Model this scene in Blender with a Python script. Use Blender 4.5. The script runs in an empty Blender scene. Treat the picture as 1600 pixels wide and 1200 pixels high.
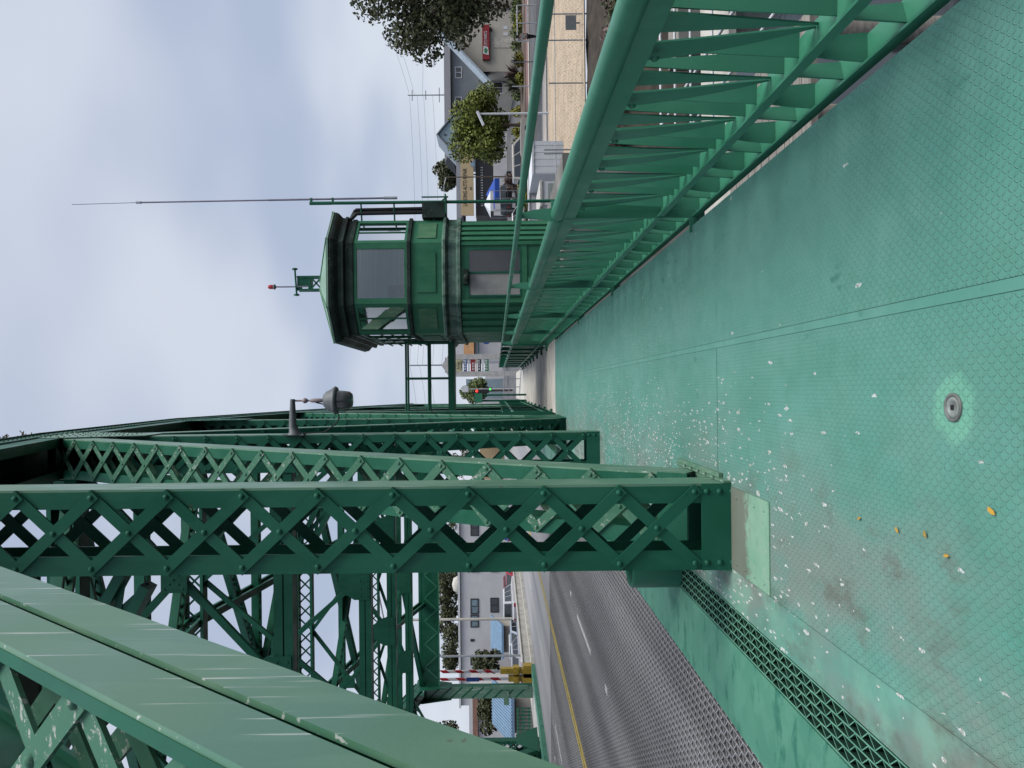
import bpy, math, random
from mathutils import Vector, Matrix
random.seed(7)
sc = bpy.context.scene
COL = sc.collection
EYE = 1.57; F = 1200.0; ROLL = 0.0105

def P(x, y, Y):
    """world point seen at photo pixel (x, y), Y metres ahead"""
    dx, dy = x - 775, y - 610
    tx, ty = dx - ROLL*dy, ROLL*dx + dy
    return Vector((-ty*Y/F, Y, EYE - tx*Y/F))

# ------------------------------------------------------------------ mesh builder
class MB:
    def __init__(s): s.v = []; s.f = []; s.sm = []
    def add(s, vs, fs, smooth=False):
        b = len(s.v); s.v += [tuple(p) for p in vs]
        for f in fs: s.f.append([b+i for i in f]); s.sm.append(smooth)
    def box(s, x0, x1, y0, y1, z0, z1):
        s.add([(x0,y0,z0),(x1,y0,z0),(x1,y1,z0),(x0,y1,z0),(x0,y0,z1),(x1,y0,z1),(x1,y1,z1),(x0,y1,z1)],
              [(0,3,2,1),(4,5,6,7),(0,1,5,4),(1,2,6,5),(2,3,7,6),(3,0,4,7)])
    def obox(s, c, ax, ay, az, sx, sy, sz):
        c = Vector(c); vs = []
        for k in (-.5,.5):
            for i, j in ((-.5,-.5),(.5,-.5),(.5,.5),(-.5,.5)):
                vs.append(c + ax*(i*sx) + ay*(j*sy) + az*(k*sz))
        s.add(vs, [(0,3,2,1),(4,5,6,7),(0,1,5,4),(1,2,6,5),(2,3,7,6),(3,0,4,7)])
    def bar(s, p0, p1, w, t, wdir):
        p0, p1 = Vector(p0), Vector(p1); a = p1-p0; L = a.length
        if L < 1e-6: return
        a /= L; x = Vector(wdir); x = (x - a*x.dot(a)).normalized(); y = a.cross(x)
        s.obox((p0+p1)/2, x, y, a, w, t, L)
    def tube(s, p0, p1, r, n=10, r2=None, caps=True):
        p0, p1 = Vector(p0), Vector(p1); r2 = r if r2 is None else r2
        a = (p1-p0).normalized(); x = a.orthogonal().normalized(); y = a.cross(x)
        vs = [];
        for p, rr in ((p0, r), (p1, r2)):
            for i in range(n):
                t = 2*math.pi*i/n; vs.append(p + x*(rr*math.cos(t)) + y*(rr*math.sin(t)))
        s.add(vs, [(i, (i+1) % n, n+(i+1) % n, n+i) for i in range(n)], True)
        if caps: s.add(vs[:n], [tuple(range(n))[::-1]]); s.add(vs[n:], [tuple(range(n))])
    def path(s, pts, r, n=8):
        for a, b in zip(pts[:-1], pts[1:]): s.tube(a, b, r, n)
    def lathe(s, c, prof, n=20, axis=Vector((0,0,1))):
        c = Vector(c); x = axis.orthogonal().normalized(); y = axis.cross(x); vs = []; m = len(prof)
        for r, h in prof:
            for i in range(n):
                t = 2*math.pi*i/n; vs.append(c + axis*h + x*(r*math.cos(t)) + y*(r*math.sin(t)))
        s.add(vs, [(k*n+i, k*n+(i+1) % n, (k+1)*n+(i+1) % n, (k+1)*n+i) for k in range(m-1) for i in range(n)], True)
        s.add(vs[:n], [tuple(range(n))[::-1]]); s.add(vs[-n:], [tuple(range(n))])
    def dome(s, c, nrm, r, n=8):
        c = Vector(c); nrm = Vector(nrm).normalized(); x = nrm.orthogonal().normalized(); y = nrm.cross(x); vs = []
        rings = ((1,0),(.86,.42),(.5,.7))
        for q, h in rings:
            for i in range(n):
                t = 2*math.pi*i/n; vs.append(c + nrm*(h*r) + x*(q*r*math.cos(t)) + y*(q*r*math.sin(t)))
        vs.append(c+nrm*(.8*r)); m = len(rings)
        fs = [(k*n+i, k*n+(i+1) % n, (k+1)*n+(i+1) % n, (k+1)*n+i) for k in range(m-1) for i in range(n)]
        fs += [((m-1)*n+i, (m-1)*n+(i+1) % n, m*n) for i in range(n)]
        s.add(vs, fs, True)
    def prism(s, poly, d):
        """poly: list of 3d points (planar); d: extrude vector"""
        d = Vector(d); n = len(poly); vs = [Vector(p) for p in poly]; vs += [p+d for p in vs]
        s.add(vs, [tuple(range(n))[::-1], tuple(range(n, 2*n))] + [(i, (i+1) % n, n+(i+1) % n, n+i) for i in range(n)])
    def rings(s, rs, smooth=False, cap0=True, cap1=True):
        n = len(rs[0]); vs = [p for r in rs for p in r]
        s.add(vs, [(k*n+i, k*n+(i+1) % n, (k+1)*n+(i+1) % n, (k+1)*n+i) for k in range(len(rs)-1) for i in range(n)], smooth)
        if cap0: s.add(rs[0], [tuple(range(n))[::-1]])
        if cap1: s.add(rs[-1], [tuple(range(n))])
    def build(s, name, mat, parent=None):
        o0 = Vector((0,0,0)); p = parent
        while p is not None: o0 = o0 + p.location; p = p.parent
        me = bpy.data.meshes.new(name)
        me.from_pydata([tuple(Vector(v)-o0) for v in s.v], [], s.f)
        me.polygons.foreach_set('use_smooth', s.sm)
        me.materials.append(mat); me.update()
        o = bpy.data.objects.new(name, me); COL.objects.link(o)
        if parent is not None: o.parent = parent
        return o

def tag(o, label=None, cat=None, group=None, kind=None):
    if label: o['label'] = label
    if cat: o['category'] = cat
    if group: o['group'] = group
    if kind: o['kind'] = kind
    return o
def thing(name, label, cat, loc=(0,0,0), group=None):
    o = bpy.data.objects.new(name, None); o.empty_display_size = .2; COL.objects.link(o); o.location = loc
    return tag(o, label, cat, group)
def struct(mb, name, mat, label=None): return tag(mb.build(name, mat), label, None, None, 'structure')
def text(name, body, loc, size, mat, parent, rz=0.0, depth=.01, sx=1.0, align='CENTER'):
    c = bpy.data.curves.new(name, 'FONT'); c.body = body; c.size = size; c.extrude = depth
    c.align_x = align; c.align_y = 'CENTER'; c.materials.append(mat)
    o = bpy.data.objects.new(name, c); COL.objects.link(o)
    o0 = Vector((0,0,0)); p = parent
    while p is not None: o0 = o0 + p.location; p = p.parent
    dg = bpy.context.evaluated_depsgraph_get(); dg.update(); me = bpy.data.meshes.new_from_object(o.evaluated_get(dg))
    bpy.data.objects.remove(o); me.name = name; me.materials.clear(); me.materials.append(mat)
    o = bpy.data.objects.new(name, me); COL.objects.link(o)
    o.location = Vector(loc)-o0; o.rotation_euler = (math.pi/2, 0, rz); o.scale = (sx,1,1); o.parent = parent
    return o

# ------------------------------------------------------------------ materials
def M(name):
    m = bpy.data.materials.new(name); m.use_nodes = True
    return m, m.node_tree.nodes, m.node_tree.links, m.node_tree.nodes['Principled BSDF']
def node(N, t, **kw):
    n = N.new(t)
    for k, v in kw.items():
        if k.startswith('i_'): n.inputs[k[2:].replace('_', ' ')].default_value = v
        else: setattr(n, k, v)
    return n
def math_(N, L, op, a, b=None, c=None, clamp=False):
    n = N.new('ShaderNodeMath'); n.operation = op; n.use_clamp = clamp
    for i, q in enumerate((a, b, c)):
        if q is None: continue
        if hasattr(q, 'type') and hasattr(q, 'is_linked'): L.new(q, n.inputs[i])
        else: n.inputs[i].default_value = q
    return n.outputs[0]
def mix(N, L, fac, a, b):
    n = N.new('ShaderNodeMix'); n.data_type = 'RGBA'
    for s, q in ((0, fac), (6, a), (7, b)):
        if hasattr(q, 'is_linked'): L.new(q, n.inputs[s])
        elif s == 0: n.inputs[0].default_value = q
        else: n.inputs[s].default_value = (*q, 1) if len(q) == 3 else q
    return n.outputs[2]
def ramp(N, L, fac, lo, hi):
    n = N.new('ShaderNodeMapRange'); n.interpolation_type = 'SMOOTHSTEP'
    L.new(fac, n.inputs[0]); n.inputs[1].default_value = lo; n.inputs[2].default_value = hi
    return n.outputs[0]
def coords(N, L, scale=(1,1,1), rot=(0,0,0)):
    g = N.new('ShaderNodeNewGeometry'); mp = N.new('ShaderNodeMapping'); mp.inputs['Scale'].default_value = scale
    mp.inputs['Rotation'].default_value = rot
    L.new(g.outputs['Position'], mp.inputs[0]); return mp.outputs[0]
def noise(N, L, vec, scale, detail=4, rough=.55):
    n = N.new('ShaderNodeTexNoise'); n.inputs['Scale'].default_value = scale; n.inputs['Detail'].default_value = detail
    n.inputs['Roughness'].default_value = rough; L.new(vec, n.inputs['Vector']); return n.outputs['Fac']
def bump(N, L, bs, h, strength, dist):
    b = N.new('ShaderNodeBump'); b.inputs['Strength'].default_value = strength; b.inputs['Distance'].default_value = dist
    L.new(h, b.inputs['Height']); L.new(b.outputs[0], bs.inputs['Normal'])

def simple(name, col, rough=.6, metal=0.0, var=.25, vscale=3.0, bmp=0.0, bscale=40, stretch=(1,1,1), col2=None):
    m, N, L, b = M(name); v = coords(N, L, stretch)
    f = noise(N, L, v, vscale); f = ramp(N, L, f, .3, .7)
    c2 = col2 if col2 else tuple(c*(1-var) for c in col)
    L.new(mix(N, L, f, col, c2), b.inputs['Base Color'])
    b.inputs['Roughness'].default_value = rough; b.inputs['Metallic'].default_value = metal
    if bmp: bump(N, L, b, noise(N, L, coords(N, L, stretch), bscale, 3), bmp, .01)
    return m

def paint(name, c1, c2, rough=.42, drop=0.0, grime=.35, streak=.0):
    """old brushed green bridge paint, chips, dirt runs, optional bird droppings"""
    m, N, L, b = M(name); v = coords(N, L)
    f = ramp(N, L, noise(N, L, v, 1.7, 5), .32, .68)
    col = mix(N, L, f, c1, c2)
    # dirt runs down the surfaces
    v2 = coords(N, L, (9, 9, .9))
    d = ramp(N, L, noise(N, L, v2, 1.0, 5, .65), .55, .8)
    col = mix(N, L, math_(N, L, 'MULTIPLY', d, grime), col, (c1[0]*.35+.01, c1[1]*.35+.01, c1[2]*.35+.01))
    pt = ramp(N, L, noise(N, L, coords(N, L, (1.0,1.0,.35)), 4.5, 3, .5), .50, .56)
    col = mix(N, L, math_(N, L, 'MULTIPLY', pt, .28), col, (c1[0]*1.9+.006, c1[1]*1.35+.01, c1[2]*1.45+.008))
    ru = math_(N, L, 'MULTIPLY', ramp(N, L, noise(N, L, coords(N, L, (14,14,1.1)), 1.0, 4, .6), .66, .78), ramp(N, L, noise(N, L, v, .9, 2), .45, .65))
    col = mix(N, L, math_(N, L, 'MULTIPLY', ru, .35), col, (.085,.06,.035))
    # rust specks
    r = ramp(N, L, noise(N, L, v, 23, 3, .5), .72, .76)
    r = math_(N, L, 'MULTIPLY', r, .55)
    col = mix(N, L, r, col, (.10,.055,.03))
    if streak:
        v3 = coords(N, L, (4, 1.4, 14), (.0, 0, 0)); v3 = coords(N, L, (52, 52, 1.9))
        s = ramp(N, L, noise(N, L, v3, 1.0, 2, .4), .62, .70)
        s2 = ramp(N, L, noise(N, L, v, 2.2, 2), .38, .56)
        col = mix(N, L, math_(N, L, 'MULTIPLY', math_(N, L, 'MULTIPLY', s, s2), streak), col, (.55,.62,.57))
    if drop:
        s = ramp(N, L, noise(N, L, v, 26, 4, .7), .56, .63); s2 = ramp(N, L, noise(N, L, v, 3.1, 3), .42, .62)
        s = math_(N, L, 'MULTIPLY', math_(N, L, 'MULTIPLY', s, s2), drop)
        col = mix(N, L, s, col, (.52,.53,.47))
    L.new(col, b.inputs['Base Color'])
    rr = N.new('ShaderNodeMapRange'); L.new(f, rr.inputs[0]); rr.inputs[3].default_value = rough-.08; rr.inputs[4].default_value = rough+.14
    L.new(rr.outputs[0], b.inputs['Roughness']); b.inputs['Specular IOR Level'].default_value = .22
    bump(N, L, b, noise(N, L, v, 55, 4, .6), .12, .004)
    return m

G1, G2 = (.014,.112,.064), (.020,.142,.083)
MT = {}
MT['green'] = paint('bridge_green', G1, G2)
MT['green_side'] = paint('bridge_green_weathered_lit', (.085,.235,.145), (.14,.285,.18), .40, 0, .18, 1.0)  # paler copy of bridge green: side skylight painted in, plus white streaks
MT['green_drop'] = paint('bridge_green_droppings', (.05,.17,.10), (.07,.2,.13), .5, .85)
MT['rail'] = paint('railing_green', (.040,.23,.13), (.055,.27,.16), .38, 0, .12)
MT['tower'] = paint('tower_green', (.030,.165,.085), (.05,.20,.11), .5, 0, .4)
MT['tower_light'] = paint('tower_green_faded', (.10,.24,.13), (.07,.2,.11), .55, 0, .25)
MT['dark_trim'] = paint('sooty_trim', (.007,.013,.011), (.03,.055,.043), .6, .25, .3)
MT['belt'] = paint('flaking_trim', (.16,.28,.21), (.04,.09,.07), .65, .3, .9)
MT['roof_copper'] = simple('roof_faded_green', (.26,.42,.32), .6, 0, .2, 2.0, .1)
MT['black'] = simple('black_rubber', (.012,.013,.014), .6)
MT['steel'] = simple('galvanised_steel', (.42,.44,.46), .45, .6, .2)
MT['grey_paint'] = simple('grey_lamp_paint', (.17,.19,.20), .5, 0, .25, 12)
MT['white'] = simple('white_paint', (.78,.79,.80), .5, 0, .12, 4)
MT['concrete'] = simple('concrete', (.66,.63,.56), .85, 0, .28, 1.3, .25, 60)
MT['concrete_dark'] = simple('stained_concrete', (.30,.29,.265), .9, 0, .45, 1.1, .3, 40)
MT['asphalt'] = simple('asphalt', (.15,.15,.155), .85, 0, .3, .8, .2, 60)
MT['wood'] = simple('weathered_timber', (.36,.33,.29), .85, 0, .4, 2.5, .2, 30, (1,8,8))
MT['water'] = simple('harbour_water', (.02,.03,.032), .12, 0, .3, .6, .5, 2.5)
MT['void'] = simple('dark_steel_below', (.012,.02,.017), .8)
MT['bank'] = simple('dark_bank_soil', (.075,.06,.045), .95, 0, .5, 2, .5, 12)
MT['blind'] = simple('grey_blind', (.36,.40,.405), .8, 0, .35, 1.0, 0, 40, (.3,.3,42))
MT['curtain'] = simple('pale_curtain', (.36,.36,.34), .8, 0, .15, 5)
MT['red'] = simple('red_plastic', (.50,.02,.025), .35)
MT['sign_red'] = simple('red_sign_face', (.33,.022,.03), .5)
MT['blue'] = simple('blue_canvas', (.02,.09,.45), .6)
MT['sign_blue'] = simple('blue_sign_face', (.025,.085,.34), .5)
MT['sign_black'] = simple('black_sign_face', (.015,.015,.017), .5)
MT['sign_green'] = simple('green_sign_face', (.03,.25,.09), .5)
MT['sign_cream'] = simple('cream_sign_face', (.66,.62,.36), .6)
MT['yellow'] = simple('yellow_machine_paint', (.62,.43,.06), .5)
MT['yellow_line'] = simple('yellow_road_paint', (.58,.44,.10), .7, 0, .5, 14)
MT['white_line'] = simple('white_road_paint', (.6,.6,.58), .7, 0, .3, 12)
MT['beige'] = simple('beige_stucco', (.60,.545,.46), .9, 0, .12, .9, .1)
MT['grey_wall'] = simple('grey_siding', (.29,.315,.33), .85, 0, .15, .7)
MT['pale_wall'] = simple('pale_grey_stucco', (.72,.70,.705), .9, 0, .1, .8)
MT['dark_roof'] = simple('dark_roofing', (.12,.122,.135), .9, 0, .25, 1.5)
MT['blue_siding'] = simple('blue_siding', (.22,.35,.50), .6, 0, .15, 2)
MT['blue_gable'] = simple('blue_grey_gable', (.33,.43,.48), .8, 0, .12, 1.4)
MT['tan'] = simple('tan_fascia', (.64,.49,.29), .8, 0, .1, 1)
MT['orange_roof'] = simple('terracotta_mansard', (.48,.26,.12), .8, 0, .2, 3)
MT['dark_wall'] = simple('charcoal_shopfront', (.035,.037,.043), .6)
MT['lettering_dark'] = simple('dark_lettering', (.05,.04,.03), .6)
MT['leaf_orange'] = simple('dry_leaf', (.62,.36,.05), .7)
MT['bark'] = simple('bark', (.16,.12,.085), .95, 0, .4, 6, .4, 20)
MT['skin'] = simple('skin', (.50,.33,.24), .6)
MT['cloth_pink'] = simple('pale_shirt', (.72,.62,.56), .9)
MT['cloth_black'] = simple('black_trousers', (.012,.012,.014), .9)
MT['hair'] = simple('dark_hair', (.03,.02,.015), .8)
MT['tyre'] = simple('tyre', (.018,.018,.019), .85)
MT['rim'] = simple('alloy_rim', (.5,.5,.52), .3, .8)
MT['container'] = simple('white_corrugated', (.80,.81,.83), .6, 0, .1, 2)
MT['plate'] = paint('pale_green_plate', (.20,.40,.26), (.30,.46,.33), .6, .6, .5)
def clear_glass(name):
    m, N, L, b = M(name); t = N.new('ShaderNodeBsdfTransparent'); t.inputs[0].default_value = (.80,.88,.87,1)
    g = N.new('ShaderNodeBsdfGlossy'); g.inputs['Roughness'].default_value = .03; fr = N.new('ShaderNodeFresnel'); fr.inputs[0].default_value = 1.5
    mx = N.new('ShaderNodeMixShader'); L.new(math_(N, L, 'ADD', fr.outputs[0], .08), mx.inputs[0]); L.new(t.outputs[0], mx.inputs[1]); L.new(g.outputs[0], mx.inputs[2])
    L.new(mx.outputs[0], N['Material Output'].inputs[0]); return m
MT['clear'] = clear_glass('clear_window_glass')
def glass(name, col, rough=.08):
    m, N, L, b = M(name); v = coords(N, L)
    L.new(mix(N, L, ramp(N, L, noise(N, L, v, .9, 2), .4, .6), col, tuple(c*1.8 for c in col)), b.inputs['Base Color'])
    b.inputs['Roughness'].default_value = rough; b.inputs['Specular IOR Level'].default_value = .8
    return m
MT['glass'] = glass('dark_window_glass', (.018,.022,.026))
MT['glass_blue'] = glass('bluish_window_glass', (.10,.16,.19), .05)
MT['lens'] = glass('smoked_lamp_lens', (.035,.04,.042), .25)
def car_paint(name, col):
    m, N, L, b = M(name); b.inputs['Base Color'].default_value = (*col, 1); b.inputs['Roughness'].default_value = .3
    b.inputs['Coat Weight'].default_value = .6; v = coords(N, L)
    L.new(mix(N, L, noise(N, L, v, 2.5), col, tuple(c*.85 for c in col)), b.inputs['Base Color']); return m
def emit(name, col, s):
    m, N, L, b = M(name); b.inputs['Base Color'].default_value = (*col, 1)
    b.inputs['Emission Color'].default_value = (*col, 1); b.inputs['Emission Strength'].default_value = s; return m
MT['lit_red'] = emit('lit_red_signal', (1,.05,.03), 1.6)
MT['lit_green'] = emit('lit_green_signal', (.1,1,.15), 1.2)

def leafmat(name, c1, c2, c3):
    m, N, L, b = M(name); v = coords(N, L)
    oi = N.new('ShaderNodeNewGeometry')
    col = mix(N, L, ramp(N, L, noise(N, L, v, .8, 3), .35, .65), c1, c2)
    col = mix(N, L, math_(N, L, 'MULTIPLY', oi.outputs['Random Per Island'], .6), col, c3)
    L.new(col, b.inputs['Base Color']); b.inputs['Roughness'].default_value = .65
    b.inputs['Subsurface Weight'].default_value = 0
    return m
MT['leaf_dark'] = leafmat('dark_leaves', (.03,.042,.016), (.06,.072,.026), (.11,.115,.045))
MT['leaf_olive'] = leafmat('olive_leaves', (.075,.11,.014), (.18,.225,.025), (.30,.33,.06))
MT['leaf_green'] = leafmat('green_leaves', (.08,.12,.035), (.12,.17,.05), (.19,.22,.07))
MT['leaf_grey'] = leafmat('grey_green_leaves', (.08,.09,.05), (.13,.14,.09), (.2,.2,.14))
MT['leaf_yellow'] = leafmat('yellow_flowers', (.45,.36,.03), (.3,.3,.04), (.15,.2,.04))
MT['leaf_brown'] = leafmat('brown_leaves', (.16,.10,.085), (.10,.07,.05), (.25,.17,.15))
MT['grass'] = leafmat('dry_grass_blades', (.62,.50,.35), (.54,.42,.28), (.66,.54,.38))
MT['grass_base'] = simple('dry_grass_ground', (.60,.47,.33), .95, 0, .22, .9, .08, 30)

for nm_, sp_ in (('green_side', .75), ('rail', .5)): MT[nm_].node_tree.nodes['Principled BSDF'].inputs['Specular IOR Level'].default_value = sp_
# walkway deck: painted diamond-tread plate, worn, stained, spotted by gulls
def deck_mat(name, lugs=True):
    m, N, L, b = M(name); v = coords(N, L)
    sep = N.new('ShaderNodeSeparateXYZ'); L.new(v, sep.inputs[0]); X, Y = sep.outputs[0], sep.outputs[1]
    base = mix(N, L, ramp(N, L, noise(N, L, v, .9, 5, .6), .3, .7), (.108,.340,.268), (.155,.400,.328))
    base = mix(N, L, math_(N, L, 'MULTIPLY', ramp(N, L, noise(N, L, v, 6, 5, .65), .4, .75), .45), base, (.07,.27,.185))
    # foot-worn grey film, thickest beside the truss
    wear = noise(N, L, coords(N, L, (1,.45,1)), 1.5, 6, .62)
    side = ramp(N, L, X, .15, -1.25)
    w = math_(N, L, 'MULTIPLY', ramp(N, L, wear, .32, .62), math_(N, L, 'ADD', math_(N, L, 'MULTIPLY', side, .85), .10))
    base = mix(N, L, w, base, (.245,.275,.240))
    # rubbed lighter paint at the left edge
    e = math_(N, L, 'MULTIPLY', ramp(N, L, X, -1.0, -1.3), ramp(N, L, noise(N, L, v, 2.6, 5, .6), .42, .6))
    base = mix(N, L, math_(N, L, 'MULTIPLY', e, .5), base, (.25,.52,.38))
    # brown dirt packed along the truss line and foot
    br = math_(N, L, 'MULTIPLY', ramp(N, L, noise(N, L, coords(N, L, (1.3,.7,1)), 3.4, 6, .68), .50, .68), ramp(N, L, X, -.15, -.8))
    base = mix(N, L, math_(N, L, 'MULTIPLY', br, .6), base, (.145,.125,.105))
    # fresh paint patch round the drain plug
    dx = math_(N, L, 'SUBTRACT', X, -.07); dy = math_(N, L, 'SUBTRACT', Y, 2.64)
    dist = math_(N, L, 'SQRT', math_(N, L, 'ADD', math_(N, L, 'MULTIPLY', dx, dx), math_(N, L, 'MULTIPLY', math_(N, L, 'MULTIPLY', dy, dy), .8)))
    dist = math_(N, L, 'ADD', dist, math_(N, L, 'MULTIPLY', math_(N, L, 'SUBTRACT', noise(N, L, v, 9, 4, .6), .5), .13))
    patch = ramp(N, L, dist, .135, .085)
    base = mix(N, L, math_(N, L, 'MULTIPLY', patch, .75), base, (.20,.52,.36))
    # dark damp spots
    spots = ramp(N, L, noise(N, L, coords(N, L, (1.6,.75,1)), 7, 3, .5), .62, .70)
    zone = math_(N, L, 'MULTIPLY', ramp(N, L, noise(N, L, v, .8, 2), .46, .60), ramp(N, L, X, -.5, .4))
    base = mix(N, L, math_(N, L, 'MULTIPLY', math_(N, L, 'MULTIPLY', spots, zone), .6), base, (.03,.17,.11))
    broad = ramp(N, L, noise(N, L, coords(N, L, (1.3,.35,1)), 1.1, 5, .6), .42, .66)
    base = mix(N, L, math_(N, L, 'MULTIPLY', broad, .42), base, (.075,.28,.20))
    grime = ramp(N, L, noise(N, L, v, 37, 3, .6), .66, .74)
    base = mix(N, L, math_(N, L, 'MULTIPLY', grime, .35), base, (.03,.10,.075))
    # droppings: many by the truss, few elsewhere
    def spl(scale, thr, off):
        vo = N.new('ShaderNodeTexVoronoi'); vo.inputs['Scale'].default_value = scale; vo.inputs['Randomness'].default_value = 1
        mp = N.new('ShaderNodeMapping'); mp.inputs['Scale'].default_value = (1.6,.5,1); mp.inputs['Location'].default_value = (off,off*2,0)
        nz = N.new('ShaderNodeTexNoise'); nz.inputs['Scale'].default_value = 30; L.new(v, nz.inputs['Vector'])
        va = N.new('ShaderNodeVectorMath'); va.operation = 'MULTIPLY_ADD'; L.new(nz.outputs['Color'], va.inputs[0]); va.inputs[1].default_value = (.03,.06,0); L.new(v, va.inputs[2])
        L.new(va.outputs[0], mp.inputs[0]); L.new(mp.outputs[0], vo.inputs['Vector'])
        rnd = N.new('ShaderNodeSeparateColor'); L.new(vo.outputs['Color'], rnd.inputs[0])
        near_ = ramp(N, L, X, .25, -.55)
        dens = math_(N, L, 'ADD', math_(N, L, 'MULTIPLY', math_(N, L, 'MULTIPLY', near_, ramp(N, L, Y, 3.0, 5.6)), .95), math_(N, L, 'ADD', math_(N, L, 'MULTIPLY', side, .16), .010))
        on = math_(N, L, 'LESS_THAN', rnd.outputs[0], dens)
        sz = math_(N, L, 'MULTIPLY', math_(N, L, 'MULTIPLY', rnd.outputs[1], rnd.outputs[1]), thr)
        sz = math_(N, L, 'ADD', sz, thr*.25)
        return math_(N, L, 'MULTIPLY', on, math_(N, L, 'LESS_THAN', vo.outputs['Distance'], sz))
    s = math_(N, L, 'MAXIMUM', spl(4, .09, 0), math_(N, L, 'MAXIMUM', spl(11, .17, 3.7), math_(N, L, 'MAXIMUM', spl(17, .24, 9.1), spl(24, .27, 5.3))))
    tone = noise(N, L, v, 60, 2)
    base = mix(N, L, math_(N, L, 'MULTIPLY', s, .85), base, mix(N, L, ramp(N, L, tone, .35, .6), (.42,.38,.32), (.82,.84,.82)))
    h = noise(N, L, v, 90, 3, .6)
    if lugs:
        u = math_(N, L, 'MULTIPLY', X, 1/.0215); w_ = math_(N, L, 'MULTIPLY', Y, 1/.027)
        fu, fw = math_(N, L, 'FLOOR', u), math_(N, L, 'FLOOR', w_)
        par = math_(N, L, 'MODULO', math_(N, L, 'ABSOLUTE', math_(N, L, 'ADD', fu, fw)), 2)
        sg = math_(N, L, 'SUBTRACT', math_(N, L, 'MULTIPLY', par, 2), 1)
        lu = math_(N, L, 'SUBTRACT', math_(N, L, 'SUBTRACT', u, fu), .5); lw = math_(N, L, 'SUBTRACT', math_(N, L, 'SUBTRACT', w_, fw), .5)
        a = math_(N, L, 'ADD', lu, math_(N, L, 'MULTIPLY', lw, sg)); c = math_(N, L, 'SUBTRACT', lu, math_(N, L, 'MULTIPLY', lw, sg))
        a = math_(N, L, 'DIVIDE', a, .68); c = math_(N, L, 'DIVIDE', c, .20)
        r2 = math_(N, L, 'ADD', math_(N, L, 'MULTIPLY', a, a), math_(N, L, 'MULTIPLY', c, c))
        lug = ramp(N, L, r2, 1.3, .15)
        # tread is clogged with paint and wear in places
        worn = ramp(N, L, noise(N, L, v, 2.1, 4), .22, .45)
        hh = math_(N, L, 'ADD', math_(N, L, 'MULTIPLY', lug, math_(N, L, 'ADD', math_(N, L, 'MULTIPLY', worn, .6), .4)), math_(N, L, 'MULTIPLY', h, .05))
        rim = ramp(N, L, r2, 1.9, .8)
        base = mix(N, L, math_(N, L, 'MULTIPLY', math_(N, L, 'SUBTRACT', rim, lug, None, True), .35), base, (.03,.14,.095))
        base = mix(N, L, math_(N, L, 'MULTIPLY', lug, .30), base, (.30,.58,.47))
        bump(N, L, b, hh, 1.0, .0038)
    else:
        bump(N, L, b, h, .25, .003)
    L.new(base, b.inputs['Base Color'])
    rg = ramp(N, L, wear, .3, .7); rr = N.new('ShaderNodeMapRange'); L.new(rg, rr.inputs[0]); rr.inputs[3].default_value = .42; rr.inputs[4].default_value = .65; b.inputs['Specular IOR Level'].default_value = .3
    L.new(rr.outputs[0], b.inputs['Roughness'])
    return m
MT['deck'] = deck_mat('tread_plate_deck'); MT['deck_plain'] = deck_mat('plain_plate_deck', False)
# road grid steel with wheel-polished lanes
def grid_mat():
    m, N, L, b = M('road_grid_steel'); v = coords(N, L, (1.0,.010,1))
    f = ramp(N, L, noise(N, L, v, .75, 3, .5), .30, .70)
    c = mix(N, L, f, (.42,.41,.415), (.80,.79,.80))
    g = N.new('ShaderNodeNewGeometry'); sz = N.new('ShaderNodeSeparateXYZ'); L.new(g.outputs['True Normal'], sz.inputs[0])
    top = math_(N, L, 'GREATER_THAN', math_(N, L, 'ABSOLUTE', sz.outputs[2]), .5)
    c = mix(N, L, top, mix(N, L, f, (.13,.125,.125), (.34,.33,.33)), c); L.new(c, b.inputs['Base Color'])  # bar sides darker than tops: shade between bars mixed into the colour
    b.inputs['Roughness'].default_value = .5; b.inputs['Metallic'].default_value = .1; return m
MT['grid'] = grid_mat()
def road_mat():
    m, N, L, b = M('worn_road_surface'); v = coords(N, L, (1.0,.012,1))
    f = ramp(N, L, noise(N, L, v, .75, 3, .5), .30, .70)
    c = mix(N, L, f, (.23,.23,.235), (.36,.355,.35)); L.new(c, b.inputs['Base Color']); b.inputs['Roughness'].default_value = .75; return m
MT['road'] = road_mat()
def beam_mat():
    m = paint('curb_beam_green', (.075,.275,.18), (.105,.315,.215), .42, 0, .0)
    N, L = m.node_tree.nodes, m.node_tree.links; b = N['Principled BSDF']
    src = b.inputs['Base Color'].links[0].from_socket; v = coords(N, L, (1.2,.55,1))
    s = ramp(N, L, noise(N, L, coords(N, L, (.7,1.3,1)), 4.0, 5, .65), .52, .64)
    L.new(mix(N, L, math_(N, L, 'MULTIPLY', s, .75), src, (.02,.16,.105)), b.inputs['Base Color']); return m
MT['beam'] = beam_mat()
def grating_mat():
    m, N, L, b = M('grating_green'); v = coords(N, L)
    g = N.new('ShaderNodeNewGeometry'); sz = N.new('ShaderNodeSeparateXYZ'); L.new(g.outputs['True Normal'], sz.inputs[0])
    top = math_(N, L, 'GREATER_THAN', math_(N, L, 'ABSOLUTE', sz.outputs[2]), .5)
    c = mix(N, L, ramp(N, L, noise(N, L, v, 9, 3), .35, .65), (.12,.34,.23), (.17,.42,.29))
    L.new(mix(N, L, top, (.012,.05,.033), c), b.inputs['Base Color']); b.inputs['Roughness'].default_value = .6; return m  # near-black sides paint in the shade down inside the grating
MT['grating'] = grating_mat()
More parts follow.
